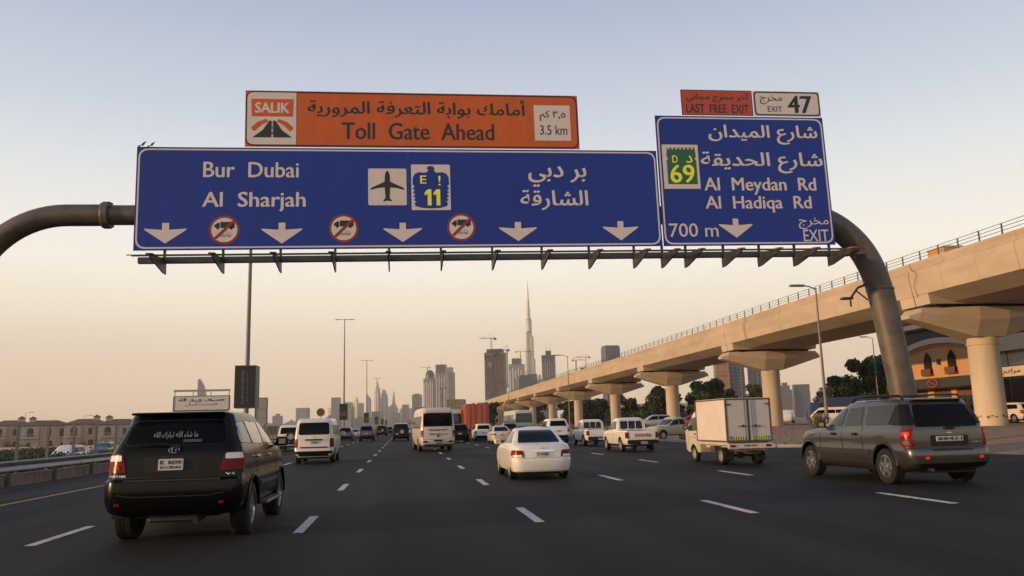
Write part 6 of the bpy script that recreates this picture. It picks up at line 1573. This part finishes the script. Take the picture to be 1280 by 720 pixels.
tower('blue-grey glass tower between the piers, right one of two', 405, 900, 15, 84, 'tower_bluegrey', 'slab', 12, 0, None, fins=5, finm='tower_grey')
tower('squat grey tower seen right of the second pier', 735, 1500, 26, 70, 'tower_grey', 'step', 22)
tower('squat blue-grey block farther right of the second pier', 768, 1500, 29, 66, 'tower_bluegrey', 'slab', 22)
tower('pinkish ribbed tower with dark dome, left of the trio', 82, 2500, 32, 148, 'tower_pink', 'slab', 28, 0, None, fins=5, finm='sign_white')
t = [o for o in bpy.data.objects if o.name.startswith('tower') and o.get('label','').startswith('pinkish')][0]
bm = bmesh.new(); lathe(bm, [(14,148.02),(14,158),(12,166),(7,172),(0,174)], 16, 'z'); bm_obj('dome', bm, 'tower_brown', t, smooth=40)
tower('tallest of the trio, ribbed grey tower with maroon crown and finial', 112, 2400, 31, 158, 'tower_pale', 'slab', 28, 0, (.92, 24, 'tower_brown'), ant=((.02, 42),), fins=4, finm='board_white')
tower('pale stepped tower, right one of the trio', 148, 2600, 26, 172, 'tower_grey', 'slab', 24, 0, (.7, 16, 'tower_pale'), ant=((.05, 26),), fins=3, finm='board_grey')
crane('crane on the domed pinkish tower', 74, 2500, 150, 30, 24, 160)
tower('small unfinished block left of the minibus roof', 51, 3000, 30, 118, 'tower_grey', 'slab', 28, 0, (.6, 4, 'tower_brown'))
tower('faint narrow tower left of the minibus', 11, 3600, 26, 100, 'tower_grey', 'slab', 24)
tower('low grey mid-rise just above the minibus roof', 36, 1800, 18, 46, 'tower_grey', 'slab', 16)
tower('brown low block behind the dark bus', 58, 900, 17, 32, 'block_brown', 'slab', 16, name='block')
crane('small crane over the brown low block', 66, 1400, 0, 66, 18, 60)
tower('beige low block behind the orange container', 128, 1500, 14, 44, 'tower_pale', 'step', 12, name='block')
tower('beige block directly left of the dark unfinished tower', 150, 1560, 16, 46, 'tower_pale', 'slab', 12, name='block')
# far skyline left of the minibus
FS = [(-358,4500,50,170,'tower_bluegrey','slab','broad bluish tower at the left end of the far skyline'),(-330,5000,32,160,'tower_grey','slab','grey slab behind the second banner box'),
 (-392,4600,30,118,'tower_grey','slab','low faint block left of the broad bluish tower'),(-284,4600,22,146,'tower_pale','slab','narrow pale tower right of the second lamp'),
 (-262,4700,30,176,'tower_sun_gold','step','sunlit golden stepped tower in the far skyline'),(-248,5000,28,152,'tower_grey','slab','grey tower right of the golden stepped tower'),
 (-214,5200,28,210,'tower_bluegrey','wedge','slanted-top tower beside the third lamp'),(-172,5600,38,322,'tower_grey','spire','tallest spire of the far left skyline'),
 (-122,5400,46,246,'tower_bluegrey','step','stepped tower with sunlit crown right of the tallest far spire'),(-135,4500,14,156,'tower_grey','slab','thin tower in front of the tallest far spire'),
 (-56,5000,50,150,'tower_grey','step','broad stepped tower with sunlit spire, right end of the far skyline'),(0,5200,40,118,'tower_grey','slab','faint block between the stepped tower and the minibus'),
 (28,5600,34,130,'tower_grey','slab','faint slab just left of the minibus roof'),(-90,5800,30,150,'tower_grey','slab','faint slab left of the broad stepped tower'),(-310,5600,60,120,'tower_grey','slab','wide faint block low in the far skyline')]
for i_, (x, y, w, h, m, k, lab) in enumerate(FS): tower(lab, x, y, w*.88, h, m, k, w*.7, -14-(i_*37) % 26)
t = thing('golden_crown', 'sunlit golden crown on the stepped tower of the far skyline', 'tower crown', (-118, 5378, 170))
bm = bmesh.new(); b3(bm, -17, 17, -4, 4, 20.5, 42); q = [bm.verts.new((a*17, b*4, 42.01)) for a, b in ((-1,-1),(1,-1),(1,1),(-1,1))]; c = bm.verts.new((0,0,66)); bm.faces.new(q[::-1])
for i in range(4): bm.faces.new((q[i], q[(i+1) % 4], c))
bm_obj('crown_block', bm, 'tower_sun_gold', t)  # sunlight on the crown is put into its gold colour
t = tower('slender golden spire at the right end of the far skyline', -56, 5040, 14, 235, 'tower_sun_gold', 'spire', 12)
# low-rise city melting into the haze along the horizon
rnd = random.Random(21); bm = bmesh.new()
for i in range(230):
    y = rnd.uniform(2600, 6400); x = rnd.uniform(-.26, .20)*y; h = rnd.uniform(18, 62)*(1+.7*(rnd.random() < .15)); w = rnd.uniform(16, 44)
    bx(bm, (x, y, h/2-3), (w, w*.7, h), Matrix.Rotation(R(rnd.uniform(-30, 10)), 4, 'Z'))
    if rnd.random() < .4: bx(bm, (x, y, h-3+4), (w*.4, w*.3, 8), Matrix.Rotation(R(-15), 4, 'Z'))
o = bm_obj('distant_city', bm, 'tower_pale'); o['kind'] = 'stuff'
# sail-shaped tower far left
t = thing('sail_tower', 'dark sail-shaped tower far away, rising behind the white billboard', 'tower', (-934, 4000, -2))
bm = bmesh.new(); P = [(-22,0),(22,0),(21,90),(15,160),(2,215),(-16,248),(-22,250)]; prism(bm, P, 1, -14, 14); bm_obj('tower_body', bm, 'tower_pink', t)
bm = bmesh.new(); P = [(22.1,0),(25,0),(24,90),(18,160),(5,217),(-14,251),(-16,248.2),(2.1,215.2),(15.1,160.2),(21.1,90)]; prism(bm, P, 1, -16, 16); bm_obj('curved_mast', bm, 'tower_brown', t)
# the supertall stepped spire
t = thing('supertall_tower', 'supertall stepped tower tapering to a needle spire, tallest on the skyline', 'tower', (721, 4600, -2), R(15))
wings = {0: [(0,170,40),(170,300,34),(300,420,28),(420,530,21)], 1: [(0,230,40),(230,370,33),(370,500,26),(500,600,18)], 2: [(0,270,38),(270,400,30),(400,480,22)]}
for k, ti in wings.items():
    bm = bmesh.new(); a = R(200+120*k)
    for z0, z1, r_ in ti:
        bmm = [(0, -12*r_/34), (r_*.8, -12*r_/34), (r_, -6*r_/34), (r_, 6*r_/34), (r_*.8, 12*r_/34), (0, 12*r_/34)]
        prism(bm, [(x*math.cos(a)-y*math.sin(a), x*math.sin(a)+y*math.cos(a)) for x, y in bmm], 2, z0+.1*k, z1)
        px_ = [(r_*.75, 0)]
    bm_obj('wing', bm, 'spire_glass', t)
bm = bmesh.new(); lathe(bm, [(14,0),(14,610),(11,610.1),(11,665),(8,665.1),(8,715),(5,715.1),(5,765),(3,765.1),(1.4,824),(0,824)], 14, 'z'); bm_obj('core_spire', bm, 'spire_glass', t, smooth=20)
for z in (300, 420, 530, 600): 
    bm = bmesh.new(); lathe(bm, [(14.1,z-8),(14.6,z-8),(14.6,z),(14.1,z)], 14, 'z'); bm_obj('mechanical_band', bm, 'tower_brown', t)

# ================================================================== HAZE
HAZE = 1.05e-4
if HAZE:
    hm = bpy.data.materials.new('haze_air'); hm.use_nodes = True; n = hm.node_tree; n.nodes.clear()
    o_ = n.nodes.new('ShaderNodeOutputMaterial'); p_ = n.nodes.new('ShaderNodeVolumePrincipled')
    p_.inputs['Color'].default_value = (1.0,.985,.95,1); p_.inputs['Density'].default_value = HAZE; p_.inputs['Anisotropy'].default_value = 0.0
    n.links.new(p_.outputs[0], o_.inputs['Volume']); MATS['haze_air'] = hm
    bm = bmesh.new(); b3(bm, -7600, 7600, -700, 7900, -4, 860); hz = bm_obj('haze', bm, 'haze_air'); hz['kind'] = 'stuff'
